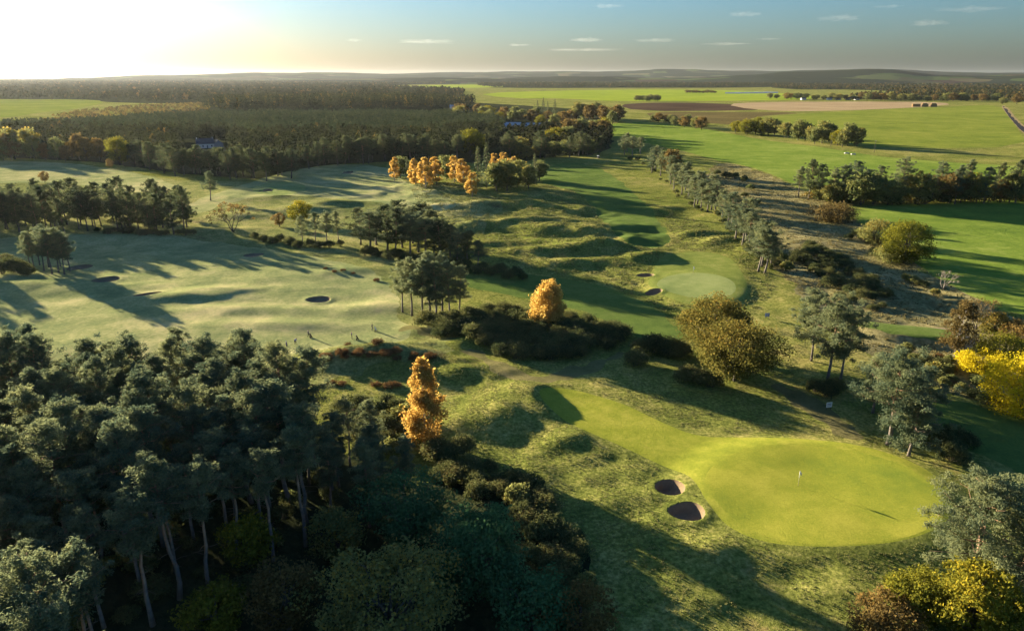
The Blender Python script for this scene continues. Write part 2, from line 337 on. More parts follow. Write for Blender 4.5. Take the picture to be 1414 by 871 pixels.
def thing(name, label, cat, loc, rotz=0.0, scale=1.0, group=None):
    o = link(name, None, None, label, cat, group)
    o.location = loc; o.rotation_euler = (0, 0, rotz)
    o.scale = scale if hasattr(scale, '__len__') else (scale,) * 3
    o.empty_display_size = 0.5
    return o
class MB:
    """collects boxes and tubes into one mesh"""
    def __init__(s): s.V = []; s.Q = []; s.T = []; s.n = 0
    def add(s, V, Q=(), T=()):
        s.V.append(np.asarray(V, float).reshape(-1, 3))
        if len(Q): s.Q.append(np.asarray(Q) + s.n)
        if len(T): s.T.append(np.asarray(T) + s.n)
        s.n += len(s.V[-1]); return s
    def box(s, c, d, rotz=0):
        x, y, z = (v / 2 for v in d); cs, sn = math.cos(rotz), math.sin(rotz)
        V = [(-x,-y,-z),(x,-y,-z),(x,y,-z),(-x,y,-z),(-x,-y,z),(x,-y,z),(x,y,z),(-x,y,z)]
        V = [(c[0] + a * cs - b * sn, c[1] + a * sn + b * cs, c[2] + e) for a, b, e in V]
        return s.add(V, [(0,3,2,1),(4,5,6,7),(0,1,5,4),(1,2,6,5),(2,3,7,6),(3,0,4,7)])
    def tube(s, pts, rad, n=6, cap=True):
        P = np.asarray(pts, float); k = len(P); rad = np.broadcast_to(rad, (k,))
        T = np.gradient(P, axis=0); T /= np.linalg.norm(T, axis=1)[:, None] + 1e-9
        ref = np.array([0, 0, 1.0]) if abs(T[0][2]) < 0.8 else np.array([1.0, 0, 0])
        V = []
        for p, t, r in zip(P, T, rad):
            a = np.cross(t, ref); a /= np.linalg.norm(a) + 1e-9; b = np.cross(t, a)
            th = np.arange(n) * 2 * np.pi / n
            V.append(p + r * (np.cos(th)[:, None] * a + np.sin(th)[:, None] * b))
        Q = [(i * n + j, i * n + (j + 1) % n, (i + 1) * n + (j + 1) % n, (i + 1) * n + j) for i in range(k - 1) for j in range(n)]
        Tr = []
        V = np.concatenate(V)
        if cap:
            V = np.concatenate([V, P[:1], P[-1:]])
            Tr = [(k * n, (j + 1) % n, j) for j in range(n)] + [(k * n + 1, (k - 1) * n + j, (k - 1) * n + (j + 1) % n) for j in range(n)]
        return s.add(V, Q, Tr)
    def mesh(s, name, mats, smooth=False, tint=None):
        return mk_mesh(name, np.concatenate(s.V), np.concatenate(s.Q) if s.Q else None, np.concatenate(s.T) if s.T else None, mats, tint, smooth)
ORD = ['first','second','third','fourth','fifth','sixth','seventh','eighth','ninth','tenth','eleventh','twelfth','thirteenth','fourteenth','fifteenth','sixteenth','seventeenth','eighteenth','nineteenth']
def ordinal(i):
    i += 1
    if i < 20: return ORD[i - 1]
    t, u = divmod(i, 10); tens = ['', '', 'twenty', 'thirty', 'forty', 'fifty', 'sixty', 'seventy', 'eighty', 'ninety'][t]
    return (tens[:-1] + 'ieth') if u == 0 else tens + '-' + ORD[u - 1]

# ------------------------------------------------------------------ terrain: one sheet, cut along the zone outlines
M_ROUGH = grass_mat('rough_grass', (0.095,0.130,0.027), (0.215,0.235,0.054), (0.40,0.35,0.115), big=0.022, mid_scale=0.20, fine=1.6, bump=0.7, bdist=0.22, blotch=(0.085,0.052,0.032), blotch_scale=0.05, blotch_at=0.66, transl=0.15)
M_SEMI = grass_mat('pale_rough_grass', (0.115,0.155,0.048), (0.255,0.275,0.090), (0.46,0.41,0.17), big=0.022, mid_scale=0.18, fine=1.5, bump=0.7, bdist=0.22, blotch=(0.12,0.085,0.045), blotch_scale=0.05, blotch_at=0.66)  # pale tone carries part of the painted low-sun glare out past the fairways
M_COLLAR = grass_mat('collar_grass', (0.135,0.185,0.042), (0.205,0.25,0.056), (0.31,0.32,0.095), big=0.05, mid_scale=0.3, fine=2.4, bump=0.4, bdist=0.08, bscale=30.0)
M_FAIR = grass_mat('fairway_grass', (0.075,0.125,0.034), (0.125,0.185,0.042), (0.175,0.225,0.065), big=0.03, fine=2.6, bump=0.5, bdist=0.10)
M_SUN_TINT = grass_mat('sun_tinted_fairway', (0.14,0.195,0.080), (0.31,0.335,0.138), (0.54,0.485,0.235), big=0.022, mid_scale=0.11, fine=1.2, bump=0.7, bdist=0.20, transl=0.2)  # cream paleness paints in the glare of low sun on backlit grass
M_GREEN = grass_mat('putting_grass', (0.175,0.235,0.034), (0.285,0.315,0.040), (0.42,0.405,0.062), big=0.06, mid_scale=0.16, fine=4.0, bump=0.2, bdist=0.03, transl=0.1, bscale=60.0)
M_GREEN2 = grass_mat('putting_grass_pale', (0.19,0.25,0.08), (0.27,0.32,0.11), (0.34,0.37,0.15), big=0.04, fine=3.0, bump=0.3, bdist=0.05, transl=0.2)
M_APRON = grass_mat('apron_grass', (0.18,0.22,0.030), (0.275,0.305,0.040), (0.39,0.38,0.064), big=0.05, mid_scale=0.35, fine=3.0, bump=0.3, bdist=0.06, bscale=40.0)
M_PASTURE = grass_mat('pasture_grass', (0.115,0.185,0.032), (0.185,0.265,0.042), (0.30,0.35,0.080), big=0.012, mid_scale=0.08, fine=0.6, bump=0.9, bdist=0.4)
M_OLIVE = grass_mat('olive_field', (0.13,0.180,0.030), (0.20,0.245,0.040), (0.28,0.295,0.060), big=0.010, mid_scale=0.05, fine=0.4, bump=0.6, bdist=0.3)
M_BRIGHT = grass_mat('bright_field_grass', (0.20,0.28,0.03), (0.27,0.35,0.035), (0.33,0.38,0.05), big=0.006, mid_scale=0.03, fine=0.2, bump=0.4, bdist=0.3)
M_STUB = grass_mat('stubble', (0.28,0.20,0.11), (0.40,0.30,0.17), (0.46,0.36,0.21), big=0.01, fine=0.5, bump=0.4, bdist=0.2)
M_PLOUGH = grass_mat('ploughed_soil', (0.050,0.034,0.023), (0.082,0.056,0.038), (0.11,0.078,0.052), big=0.01, fine=0.6, bump=0.7, bdist=0.3)
M_FALLOW = grass_mat('fallow_ground', (0.085,0.075,0.030), (0.14,0.115,0.046), (0.19,0.15,0.06), big=0.012, fine=0.4, bump=0.6, bdist=0.3)
M_HEATH = grass_mat('heath_grass', (0.145,0.142,0.058), (0.27,0.245,0.105), (0.40,0.345,0.17), big=0.03, mid_scale=0.22, fine=1.2, bump=0.7, bdist=0.3, blotch=(0.15,0.125,0.055), blotch_scale=0.07, blotch_at=0.62)
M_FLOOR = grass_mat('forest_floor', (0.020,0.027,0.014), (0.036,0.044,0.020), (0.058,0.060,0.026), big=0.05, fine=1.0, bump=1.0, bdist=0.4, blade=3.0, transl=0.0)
M_BRACK = grass_mat('bracken_bank', (0.07,0.036,0.020), (0.14,0.068,0.034), (0.21,0.12,0.055), big=0.08, mid_scale=0.4, fine=1.4, bump=1.0, bdist=0.6)
M_SAND = grass_mat('bunker_sand', (0.15,0.112,0.070), (0.20,0.150,0.094), (0.25,0.19,0.12), big=0.1, fine=3.0, bump=0.3, bdist=0.05, transl=0, blade=0.6)
M_PATH = grass_mat('sandy_path', (0.28,0.21,0.13), (0.37,0.28,0.18), (0.44,0.34,0.23), big=0.1, fine=2.0, bump=0.4, bdist=0.06, transl=0, blade=1)
M_ROAD = grass_mat('track_tarmac', (0.035,0.035,0.038), (0.05,0.05,0.054), (0.065,0.063,0.064), big=0.02, fine=1.0, bump=0.2, bdist=0.04, transl=0, blade=0.3)
M_VERGE = grass_mat('verge_grass', (0.20,0.155,0.075), (0.31,0.24,0.12), (0.38,0.30,0.17), big=0.02, fine=0.6, bump=0.7, bdist=0.4)
M_WORN = grass_mat('worn_turf', (0.105,0.110,0.040), (0.165,0.155,0.062), (0.23,0.205,0.09), big=0.07, fine=1.6, bump=0.6, bdist=0.15)
M_TROD = grass_mat('trodden_grass', (0.11,0.115,0.044), (0.18,0.17,0.066), (0.26,0.225,0.10), big=0.05, fine=1.8, bump=0.6, bdist=0.15)

FARW1 = poly([(-300,112.5),(300,112.5),(640,112.5),(650,116),(560,117),(520,121),(640,125),(640,137),(560,139),(300,143),(160,142.5),(120,138),(-300,138.6)], n=1)
FARW2 = poly([(660,115.5),(760,116),(1000,116),(1080,115.5),(1100,119),(1040,121.5),(880,121.5),(740,122),(660,121)], n=1)
FARW3 = poly([(1060,117),(1250,113),(1500,113),(1700,120),(1700,146),(1420,141),(1385,139),(1180,138.5),(1170,133),(1260,129),(1200,124),(1070,124)], n=1)
def ribbon(pts, half, z=0.3):
    p = np.array([flat(a, b, z) for a, b in pts], float).reshape(-1, 2)
    for _ in range(2):
        q = np.stack([0.75 * p[:-1] + 0.25 * p[1:], 0.25 * p[:-1] + 0.75 * p[1:]], 1).reshape(-1, 2)
        p = np.concatenate([p[:1], q, p[-1:]])
    t = np.gradient(p, axis=0); t /= np.linalg.norm(t, axis=1)[:, None]; n = np.stack([-t[:, 1], t[:, 0]], 1)
    return np.concatenate([p + n * half, (p - n * half)[::-1]])
ZONES = [  # name, outline, material, label
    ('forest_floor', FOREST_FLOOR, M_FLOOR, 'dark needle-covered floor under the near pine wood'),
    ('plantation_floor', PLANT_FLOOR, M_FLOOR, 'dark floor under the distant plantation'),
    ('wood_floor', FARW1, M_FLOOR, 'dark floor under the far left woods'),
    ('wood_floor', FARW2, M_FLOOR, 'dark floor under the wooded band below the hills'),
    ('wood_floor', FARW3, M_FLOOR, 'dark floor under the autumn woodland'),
    ('pale_rough', PALE_ROUGH, M_SEMI, 'pale rough round the left fairways, low-sun glare partly in its colour'),
    ('heath', HEATH, M_HEATH, 'tawny rough heath strip along the pasture'),
    ('fairway', LEFT_FAIRWAY, M_SUN_TINT, 'wide fairway where the golfers walk, low-sun glare tinted into its grass'),
    ('fairway', BACK_FAIRWAY, M_SUN_TINT, 'pale fairway behind the tall pine row'),
    ('fairway', CENTRE_FAIRWAY, M_SUN_TINT, 'pale undulating fairway beyond the central pines'),
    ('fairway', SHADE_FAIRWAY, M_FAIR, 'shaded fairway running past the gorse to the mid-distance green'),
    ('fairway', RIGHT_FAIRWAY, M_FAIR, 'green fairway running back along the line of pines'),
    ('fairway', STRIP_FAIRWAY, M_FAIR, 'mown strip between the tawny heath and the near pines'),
    ('trodden_path', TRODDEN, M_TROD, 'trodden grass walk curving round the gorse thicket'),
    ('worn_turf', WORN, M_WORN, 'worn brown turf by the small white sign'),
    ('field', FIELD_A, M_PASTURE, 'bright green pasture beyond the line of pines'),
    ('field', FIELD_B, M_PASTURE, 'green pasture striped with long shadows at the right edge'),
    ('field', FIELD_C, M_OLIVE, 'olive green field below the stubble'),
    ('field', BRIGHT_FIELD, M_BRIGHT, 'bright yellow-green far field above the ploughed soil'),
    ('field', BRIGHT_FIELD_2, M_BRIGHT, 'small bright field far off under the hills'),
    ('field', LEFT_FIELD, M_OLIVE, 'yellow-green field amid the far left woods'),
    ('field', EDGE_FIELD, M_PASTURE, 'small green field beyond the farm track'),
    ('ploughed_field', PLOUGHED, M_PLOUGH, 'dark brown ploughed field'),
    ('fallow_field', FALLOW, M_FALLOW, 'brownish fallow strip below the ploughed field'),
    ('stubble_field', STUBBLE, M_STUB, 'pale tan stubble field with straw stacks'),
    ('track_verge', TRACK, M_VERGE, 'straw-coloured verges of the farm track'),
    ('track', TRACK_ROAD, M_ROAD, 'dark farm track at the right edge'),
    ('tee', TEE, M_FAIR, 'raised mown tee on the heath'),
    ('path', ribbon(PATH_PTS, 0.55), M_PATH, 'sandy path curling round the end of the tee'),
    ('green_apron', NEAR_APRON, M_APRON, 'mown approach and collar of the flagged green'),
    ('putting_green', NEAR_GREEN, M_GREEN, 'large sunlit near putting green with the flag'),
    ('green_apron', MID_APRON, M_COLLAR, 'mown collar round the mid-distance green'),
    ('putting_green', MID_GREEN, M_GREEN2, 'pale oval mid-distance putting green'),
    ('putting_green', FAR_GREEN, M_GREEN2, 'frosty distant putting green near the plantation'),
] + [('bunker', P, M_SAND, b[7]) for b, P in zip(BUNK, BUNK_P)]

RAGGED = ('pale_rough', 'forest_floor', 'plantation_floor', 'heath', 'trodden_path', 'worn_turf', 'bracken_bank')
def build_terrain():
    th = np.radians(np.concatenate([np.arange(-180, -60, 6), np.arange(-60, -41, 1.2), np.arange(-40.5, 40.6, 0.2), np.arange(41.8, 61, 1.2), np.arange(66, 180, 6)]))
    rr = [8.0]
    while rr[-1] < 17800:
        r = rr[-1]; rr.append(r * (1.05 if r < 50 else 1.0052 if r < 340 else 1.012 if r < 1600 else 1.03))
    rr = np.array(rr); nr, nt = len(rr), len(th)
    X = (rr[:, None] * np.sin(th)[None]).ravel(); Y = (rr[:, None] * np.cos(th)[None]).ravel()
    i = np.arange(nr - 1)[:, None] * nt; j = np.arange(nt)[None]; k = (j + 1) % nt
    a, b, c, d = i + j, i + k, i + nt + k, i + nt + j
    T = np.concatenate([np.stack([a, c, b], -1).reshape(-1, 3), np.stack([a, d, c], -1).reshape(-1, 3)])
    ctr = len(X); X = np.append(X, 0.0); Y = np.append(Y, 0.0)
    T = np.concatenate([T, np.stack([np.full(nt, ctr), np.arange(nt), (np.arange(nt) + 1) % nt], 1)])
    V = np.stack([X, Y], 1); lab = np.zeros(len(T), int)
    def cut(V, T, lab, s, zid):
        s = np.where(np.abs(s) < 1e-4, 1e-4, s); ins = s < 0
        cnt = ins[T].sum(1)
        if zid is not None: lab = np.where(cnt == 3, zid, lab)
        mx = (cnt == 1) | (cnt == 2)
        if not mx.any(): return V, T, lab
        Tm, Lm = T[mx], lab[mx]; im = ins[Tm]
        lone_in = im.sum(1) == 1
        lone = np.argmax(im == lone_in[:, None], axis=1); ar = np.arange(len(Tm))
        a, b, c = Tm[ar, lone], Tm[ar, (lone + 1) % 3], Tm[ar, (lone + 2) % 3]
        E = np.concatenate([np.stack([a, b], 1), np.stack([a, c], 1)]); E.sort(axis=1)
        U, inv = np.unique(E[:, 0].astype(np.int64) * len(V) + E[:, 1], return_inverse=True); inv = inv.ravel()
        u, v = U // len(V), U % len(V); t = s[u] / (s[u] - s[v])
        nv = V[u] * (1 - t)[:, None] + V[v] * t[:, None]
        p, q = inv[:len(Tm)] + len(V), inv[len(Tm):] + len(V)
        zin = Lm if zid is None else np.full(len(Tm), zid)
        la = np.where(lone_in, zin, Lm); lo = np.where(lone_in, Lm, zin)
        T2 = np.concatenate([T[~mx], np.stack([a, p, q], 1), np.stack([p, b, c], 1), np.stack([p, c, q], 1)])
        return np.concatenate([V, nv]), T2, np.concatenate([lab[~mx], la, lo, lo])
    for z, (nm, P, m, lb) in enumerate(ZONES, 1):
        sd_ = sdf(P, V[:, 0], V[:, 1], 5.0 if nm == 'bunker' else 25.0)
        if nm in RAGGED or m is M_SUN_TINT or m is M_FAIR:
            k = 1.0 if nm in RAGGED else 0.45
            sd_ = sd_ + np.where(sd_ < 24, k * (3.2 * noise(V[:, 0] / 13, V[:, 1] / 13, 60) + 1.8 * noise(V[:, 0] / 4, V[:, 1] / 4, 61)), 0)
        V, T, lab = cut(V, T, lab, sd_, z)
        if nm == 'bunker': V, T, lab = cut(V, T, lab, sdf(P, V[:, 0], V[:, 1], 5.0) + 0.45, None)
    H = height(V[:, 0], V[:, 1])
    V3 = np.column_stack([V, H])
    fn = np.cross(V3[T[:, 1]] - V3[T[:, 0]], V3[T[:, 2]] - V3[T[:, 0]])
    if fn[:, 2].mean() < 0: T = T[:, ::-1]; fn = -fn
    flip = fn[:, 2] < 0; T[flip] = T[flip][:, ::-1]; fn[flip] *= -1
    VN = np.zeros_like(V3)
    for q in range(3):
        for ax in range(3): VN[:, ax] += np.bincount(T[:, q], fn[:, ax], len(V3))
    VN /= np.linalg.norm(VN, axis=1)[:, None] + 1e-12
    for z in range(len(ZONES) + 1):
        nm, m, lb = ('ground', M_ROUGH, 'rough tawny grassland of the golf course') if z == 0 else (ZONES[z-1][0], ZONES[z-1][2], ZONES[z-1][3])
        t = T[lab == z]
        if not len(t): continue
        u, inv = np.unique(t, return_inverse=True)
        me = mk_mesh(nm, V3[u], None, inv.reshape(-1, 3), (m,), smooth=True)
        if nm != 'bunker': me.normals_split_custom_set_from_vertices(VN[u])
        o = link(nm, me, None, lb, nm.replace('_', ' '), None, 'structure')
build_terrain()

# ------------------------------------------------------------------ far hills
def hill_mat():
    m, nt, N, L = mat_new('hill_patchwork')
    o = N.new('ShaderNodeOutputMaterial'); b = N.new('ShaderNodeBsdfPrincipled'); b.inputs['Roughness'].default_value = 1.0; b.inputs['Specular IOR Level'].default_value = 0.0
    t = N.new('ShaderNodeTexCoord'); mp = N.new('ShaderNodeMapping'); mp.inputs['Scale'].default_value = (0.0022, 0.0016, 0.002); L.new(t.outputs['Object'], mp.inputs[0])
    v = N.new('ShaderNodeTexVoronoi'); v.distance = 'CHEBYCHEV'; v.inputs['Scale'].default_value = 1.6; L.new(mp.outputs[0], v.inputs['Vector'])
    sp = N.new('ShaderNodeSeparateColor'); L.new(v.outputs['Color'], sp.inputs[0])
    r = ramp(N, [(0.0, (0.025,0.034,0.024)), (0.40, (0.03,0.042,0.026)), (0.46, (0.06,0.09,0.034)), (0.62, (0.075,0.105,0.036)), (0.70, (0.11,0.095,0.055)), (0.8, (0.045,0.058,0.028)), (0.92, (0.06,0.045,0.034))])
    L.new(sp.outputs[0], r.inputs[0])
    n = N.new('ShaderNodeTexNoise'); n.inputs['Scale'].default_value = 0.0011; n.inputs['Detail'].default_value = 6; L.new(t.outputs['Object'], n.inputs[0])
    wr = ramp(N, [(0.46, (0,0,0)), (0.50, (1,1,1))]); L.new(n.outputs[0], wr.inputs[0])
    mx = N.new('ShaderNodeMixRGB'); L.new(wr.outputs[0], mx.inputs[0]); L.new(r.outputs[0], mx.inputs[1]); mx.inputs[2].default_value = (0.022,0.030,0.018,1)
    L.new(mx.outputs[0], b.inputs['Base Color']); L.new(b.outputs[0], o.inputs[0]); return m
M_HILL = hill_mat()
def build_hills(r0, r1, prof, seed, name, label):
    pxs = np.array([p[0] for p in prof], float); pys = np.array([p[1] for p in prof], float)
    th = np.radians(np.arange(-52, 52.01, 0.13)); rr = np.linspace(r0, r1, 60)
    T, Rr = np.meshgrid(th, rr); X = Rr * np.sin(T); Y = Rr * np.cos(T)
    pxx = PW / 2 + FPX * np.tan(T) / _cp
    top = (HOR - np.interp(pxx, pxs, pys)) / FPX * (r0 + r1) / 2 * _cp / np.cos(T) + CAM_H
    u = (Rr - r0) / (r1 - r0)
    Z = -6 + (top + 4) * np.sin(np.clip(u, 0, 1) * np.pi) ** 0.9 + 22 * noise(X / 900, Y / 900, seed) * np.sin(u * np.pi) + 5 * noise(X / 260, Y / 260, seed + 1) * np.sin(u * np.pi)
    nr, nt = X.shape; i = np.arange(nr - 1)[:, None] * nt; j = np.arange(nt - 1)[None]
    Q = np.stack([i + j, i + nt + j, i + nt + j + 1, i + j + 1], -1).reshape(-1, 4)[:, ::-1]
    link(name, mk_mesh(name, np.stack([X, Y, Z], -1).reshape(-1, 3), Q, None, (M_HILL,), smooth=True), None, label, 'hills', None, 'structure')
build_hills(8500, 14000, [(-400,112),(0,109),(120,107),(200,104.5),(260,103.5),(350,102.5),(440,101),(520,101.5),(600,101.5),(700,100),(800,100),(850,99.5),(880,98.5),(905,96.8),(960,97),(1010,98.5),(1060,99.5),(1110,98.5),(1200,98.5),(1260,99.5),(1300,101.5),(1400,102.5),(1800,103)], 21, 'hills', 'long blue-grey range of hills along the horizon')
build_hills(5200, 8200, [(-600,114),(300,113),(480,109),(620,107.5),(700,107),(780,106),(860,108),(950,107),(1040,104.5),(1080,101.5),(1140,99.5),(1195,98.2),(1235,99.5),(1290,104),(1350,104),(1420,102.8),(1600,104),(2000,108)], 31, 'foothills', 'nearer wooded hills below the far range')

# ------------------------------------------------------------------ haze
def haze():
    m, nt, N, L = mat_new('haze_air'); o = N.new('ShaderNodeOutputMaterial'); v = N.new('ShaderNodeVolumePrincipled')
    v.inputs['Color'].default_value = (0.84, 0.92, 1.0, 1); v.inputs['Density'].default_value = 1.1e-5; v.inputs['Anisotropy'].default_value = 0.45
    L.new(v.outputs[0], o.inputs['Volume'])
    mb = MB().box((0, 0, 82.5), (38000, 38000, 185))
    link('haze', mb.mesh('haze', (m,)), None, 'thin morning haze over the whole landscape', 'haze', None, 'stuff')
haze()

# ------------------------------------------------------------------ plants: builders
L_PINE = leaf_mat('pine_needles', (0.088,0.130,0.084), (0.265,0.285,0.130), 0.5, 0.4)
L_PINE_D = leaf_mat('pine_needles_dark', (0.058,0.086,0.050), (0.175,0.190,0.084), 0.5, 0.4)
L_OAK = leaf_mat('autumn_oak_leaves', (0.080,0.090,0.025), (0.22,0.18,0.042), 0.52, 0.2, (0.30,0.17,0.035), 0.15)
L_MAPLE = leaf_mat('green_leaves', (0.045,0.110,0.048), (0.095,0.190,0.070), 0.35, 0.15)
L_MIX = leaf_mat('turning_leaves', (0.092,0.125,0.050), (0.25,0.25,0.080), 0.58, 0.5, (0.32,0.24,0.05), 0.05)
L_BROWN = leaf_mat('russet_leaves', (0.090,0.074,0.030), (0.21,0.15,0.052), 0.55, 0.5, (0.26,0.17,0.05), 0.1)
L_ORANGE = leaf_mat('orange_birch_leaves', (0.36,0.215,0.055), (0.66,0.45,0.115), 0.55, 0.35, (0.76,0.58,0.18), 0.1)
L_YELLOW = leaf_mat('yellow_leaves', (0.40,0.32,0.015), (0.72,0.60,0.03), 0.55, 0.1)
L_YGREEN = leaf_mat('yellow_green_leaves', (0.085,0.10,0.016), (0.24,0.23,0.03), 0.45, 0.3, (0.42,0.33,0.03), 0.1)
L_GORSE = leaf_mat('gorse_spines', (0.040,0.062,0.030), (0.165,0.175,0.064), 0.45, 0.5, (0.13,0.11,0.045), 0.1)
L_BRACK = leaf_mat('dead_bracken', (0.11,0.066,0.030), (0.26,0.155,0.065), 0.3, 0.5)
L_TAWNY = leaf_mat('tawny_grass', (0.17,0.155,0.062), (0.38,0.32,0.145), 0.35, 0.3)
L_TUFT = leaf_mat('rough_tufts', (0.15,0.175,0.055), (0.34,0.31,0.13), 0.35, 0.3)
L_PLANT = leaf_mat('plantation_needles', (0.036,0.056,0.030), (0.095,0.112,0.048), 0.3, 0.0)
L_FARWOOD = leaf_mat('far_wood_leaves', (0.022,0.030,0.014), (0.062,0.062,0.024), 0.25, 0.0, (0.13,0.090,0.030), 0.0)
B_PINE = bark_mat('pine_bark', (0.17,0.145,0.122), (0.36,0.21,0.125))
B_OAK = bark_mat('oak_bark', (0.085,0.072,0.056), (0.10,0.088,0.068))
B_BIRCH = bark_mat('birch_bark', (0.22,0.19,0.16), (0.52,0.49,0.44), 0.25)
B_DEAD = bark_mat('bleached_wood', (0.26,0.22,0.18), (0.42,0.36,0.30))

def unit(v): return v / (np.linalg.norm(v, axis=-1, keepdims=True) + 1e-9)
def cards(C, Nn, S, asp, r):
    """leaf sprays: one small diamond per point"""
    n = len(C); t = unit(np.cross(Nn, unit(r.normal(size=(n, 3))))); b = np.cross(Nn, t)
    S = S[:, None]; k = 0.15 * S * Nn
    V = np.stack([C - t * S, C - b * S * asp + k, C + t * S, C + b * S * asp + k], 1).reshape(-1, 3)
    return V, np.arange(4 * n).reshape(-1, 4)
def clump_cards(clumps, r, card, asp=0.55, shell=0.45, rough=0.8, flatup=0.0):
    """clumps: (centre, radii, count, tint)"""
    Cs, Ns, Ss, Ts = [], [], [], []
    for c, rad, n, ti in clumps:
        d = unit(r.normal(size=(n, 3))); q = (shell + (1 - shell) * r.rand(n) ** 0.6) * (1 + 0.24 * r.normal(size=n))
        p = np.asarray(c) + d * q[:, None] * np.asarray(rad)
        Cs.append(p); Ns.append(unit(d + rough * r.normal(size=(n, 3)) + np.array([0, 0, flatup])))
        Ss.append(card * (0.6 + 0.8 * r.rand(n))); Ts.append(np.clip(ti + 0.16 * r.normal(size=n), 0.02, 0.98))
    V, Q = cards(np.concatenate(Cs), np.concatenate(Ns), np.concatenate(Ss), asp, r)
    return V, Q, np.repeat(np.concatenate(Ts), 4)
def limb(mb, p0, p1, r0, r1, r, n=5, sag=0.0, k=5, wob=0.06):
    t = np.linspace(0, 1, k)[:, None]; p = np.asarray(p0) * (1 - t) + np.asarray(p1) * t
    L_ = np.linalg.norm(np.asarray(p1) - np.asarray(p0))
    p[1:-1] += r.normal(size=(k - 2, 3)) * wob * L_
    p[:, 2] += -sag * L_ * np.sin(np.pi * t[:, 0])
    mb.tube(p, np.linspace(r0, r1, k), n); return p
def trunk_line(h, r, lean=0.0, wob=0.02, k=9):
    t = np.linspace(0, 1, k); a = r.rand() * 6.28
    x = lean * h * t ** 1.5 * math.cos(a) + np.cumsum(np.append(0, r.normal(size=k - 1))) * wob * h / 3
    y = lean * h * t ** 1.5 * math.sin(a) + np.cumsum(np.append(0, r.normal(size=k - 1))) * wob * h / 3
    return np.stack([x - x[0], y - y[0], t * h], 1)
def along(P, z):
    return np.array([np.interp(z, P[:, 2], P[:, 0]), np.interp(z, P[:, 2], P[:, 1]), z])

def pine(seed, h=17.0, base=0.52, spread=2.6, nl=20, card=0.27, per=70, open_=0.0, bark=None, leaf=None, r0=0.24, lean=0.03, snags=5):
    r = np.random.RandomState(seed); mb = MB(); P = trunk_line(h * 0.96, r, lean, 0.02)
    P[0, 2] = -0.4
    mb.tube(P, np.linspace(r0, 0.05, len(P)) * np.where(np.arange(len(P)) == 0, 1.25, 1), 7)
    cl = []
    for i in range(nl):
        t = (i + 0.3 + 0.4 * r.rand()) / nl; z = h * (base + (1 - base) * t * 0.95)
        prof = min(1, 0.5 + 2.0 * t) * (1 - t) ** 0.6 + 0.10
        ln = spread * prof * (0.55 + 0.75 * r.rand()); az = i * 2.4 + r.rand() * 1.1
        p0 = along(P, z); up = (0.10 if open_ else 0.25) + 0.55 * t + 0.16 * r.normal()
        p1 = p0 + np.array([math.cos(az) * ln, math.sin(az) * ln, ln * up])
        limb(mb, p0, p1, 0.08 * (1.2 - t) + 0.015, 0.015, r, 4, 0.05, 4)
        ti = 0.22 + 0.5 * r.rand() * (0.5 + 0.5 * t)
        for q in range(4):
            f = 1.05 - 0.25 * q; c = p0 + (p1 - p0) * f + r.normal(size=3) * (0.30, 0.30, 0.26) * spread / 2.6
            ra = (0.30 + 0.40 * r.rand()) * (1.0 + 0.10 * q) * (spread / 2.6) ** 0.6 * (1.1 - 0.35 * t)
            cl.append((c, (ra * 1.05, ra * 1.05, ra * (0.68 if open_ else 0.95)), int(per * ra), ti + 0.08 * r.normal()))
    for q in range(5):
        c = along(P, h * 0.95) + np.array([0.28, 0.28, 0.0]) * r.normal(size=3) + np.array([0, 0, h * 0.05 * (q / 4 - 0.5)])
        cl.append((c, (0.36, 0.36, 0.5), int(per * 0.4), 0.6))
    for q in range(snags):
        z = h * (base - 0.05 - 0.3 * r.rand()); az = r.rand() * 6.28; p0 = along(P, z); ln = 0.7 + 1.2 * r.rand()
        limb(mb, p0, p0 + np.array([math.cos(az) * ln, math.sin(az) * ln, -0.15 * ln + 0.4 * r.rand()]), 0.035, 0.008, r, 3, 0, 3)
    V, Q, ti = clump_cards(cl, r, card, 0.30, 0.15, 1.3, 0.0)
    return mb.mesh('pine_trunk', (bark or B_PINE,), True), mk_mesh('pine_crown', V, Q, None, (leaf or L_PINE,), ti)
def broadleaf(seed, h=10.0, w=8.0, tf=0.22, ncl=70, card=0.24, per=60, leaf=None, bark=None, r0=0.28, squash=1.0, shape=2.0, hollow=0.5, cr=0.16):
    r = np.random.RandomState(seed); mb = MB(); P = trunk_line(h * 0.75, r, 0.03, 0.03); P[0, 2] = -0.3
    mb.tube(P, np.linspace(r0, 0.05, len(P)), 7); z0 = h * tf; cl = []
    mid = (h + z0) / 2; hz = (h - z0) / 2
    for i in range(ncl):
        d = unit(r.normal(size=3)); q = hollow + (1 - hollow) * r.rand() ** 0.5
        wob = 1 + 0.16 * math.sin(3 * math.atan2(d[1], d[0]) + seed) + 0.10 * r.normal()
        c = np.array([d[0] * w / 2 * q * wob, d[1] * w / 2 * q * wob, mid + d[2] * hz * q * (1 + 0.08 * r.normal())])
        if c[2] < z0 * 0.9: c[2] = z0 * (0.9 + 0.4 * r.rand())
        ra = w * cr * (0.65 + 0.6 * r.rand())
        ra = min(ra, max(0.3, (h - c[2]) + 0.5 * ra))
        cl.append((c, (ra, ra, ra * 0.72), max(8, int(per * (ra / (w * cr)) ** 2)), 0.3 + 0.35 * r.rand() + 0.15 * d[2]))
        if i % 4 == 0:
            zb = z0 * (0.7 + 0.3 * r.rand()) + 0.35 * (c[2] - z0) * r.rand(); limb(mb, along(P, min(zb, h * 0.7)), c, 0.035 + 0.010 * w, 0.015, r, 4, -0.05, 5)
    V, Q, ti = clump_cards(cl, r, card, 0.62, 0.5, 0.75, 0.15)
    return mb.mesh('broadleaf_trunk', (bark or B_OAK,), True), mk_mesh('broadleaf_crown', V, Q, None, (leaf or L_MIX,), ti)
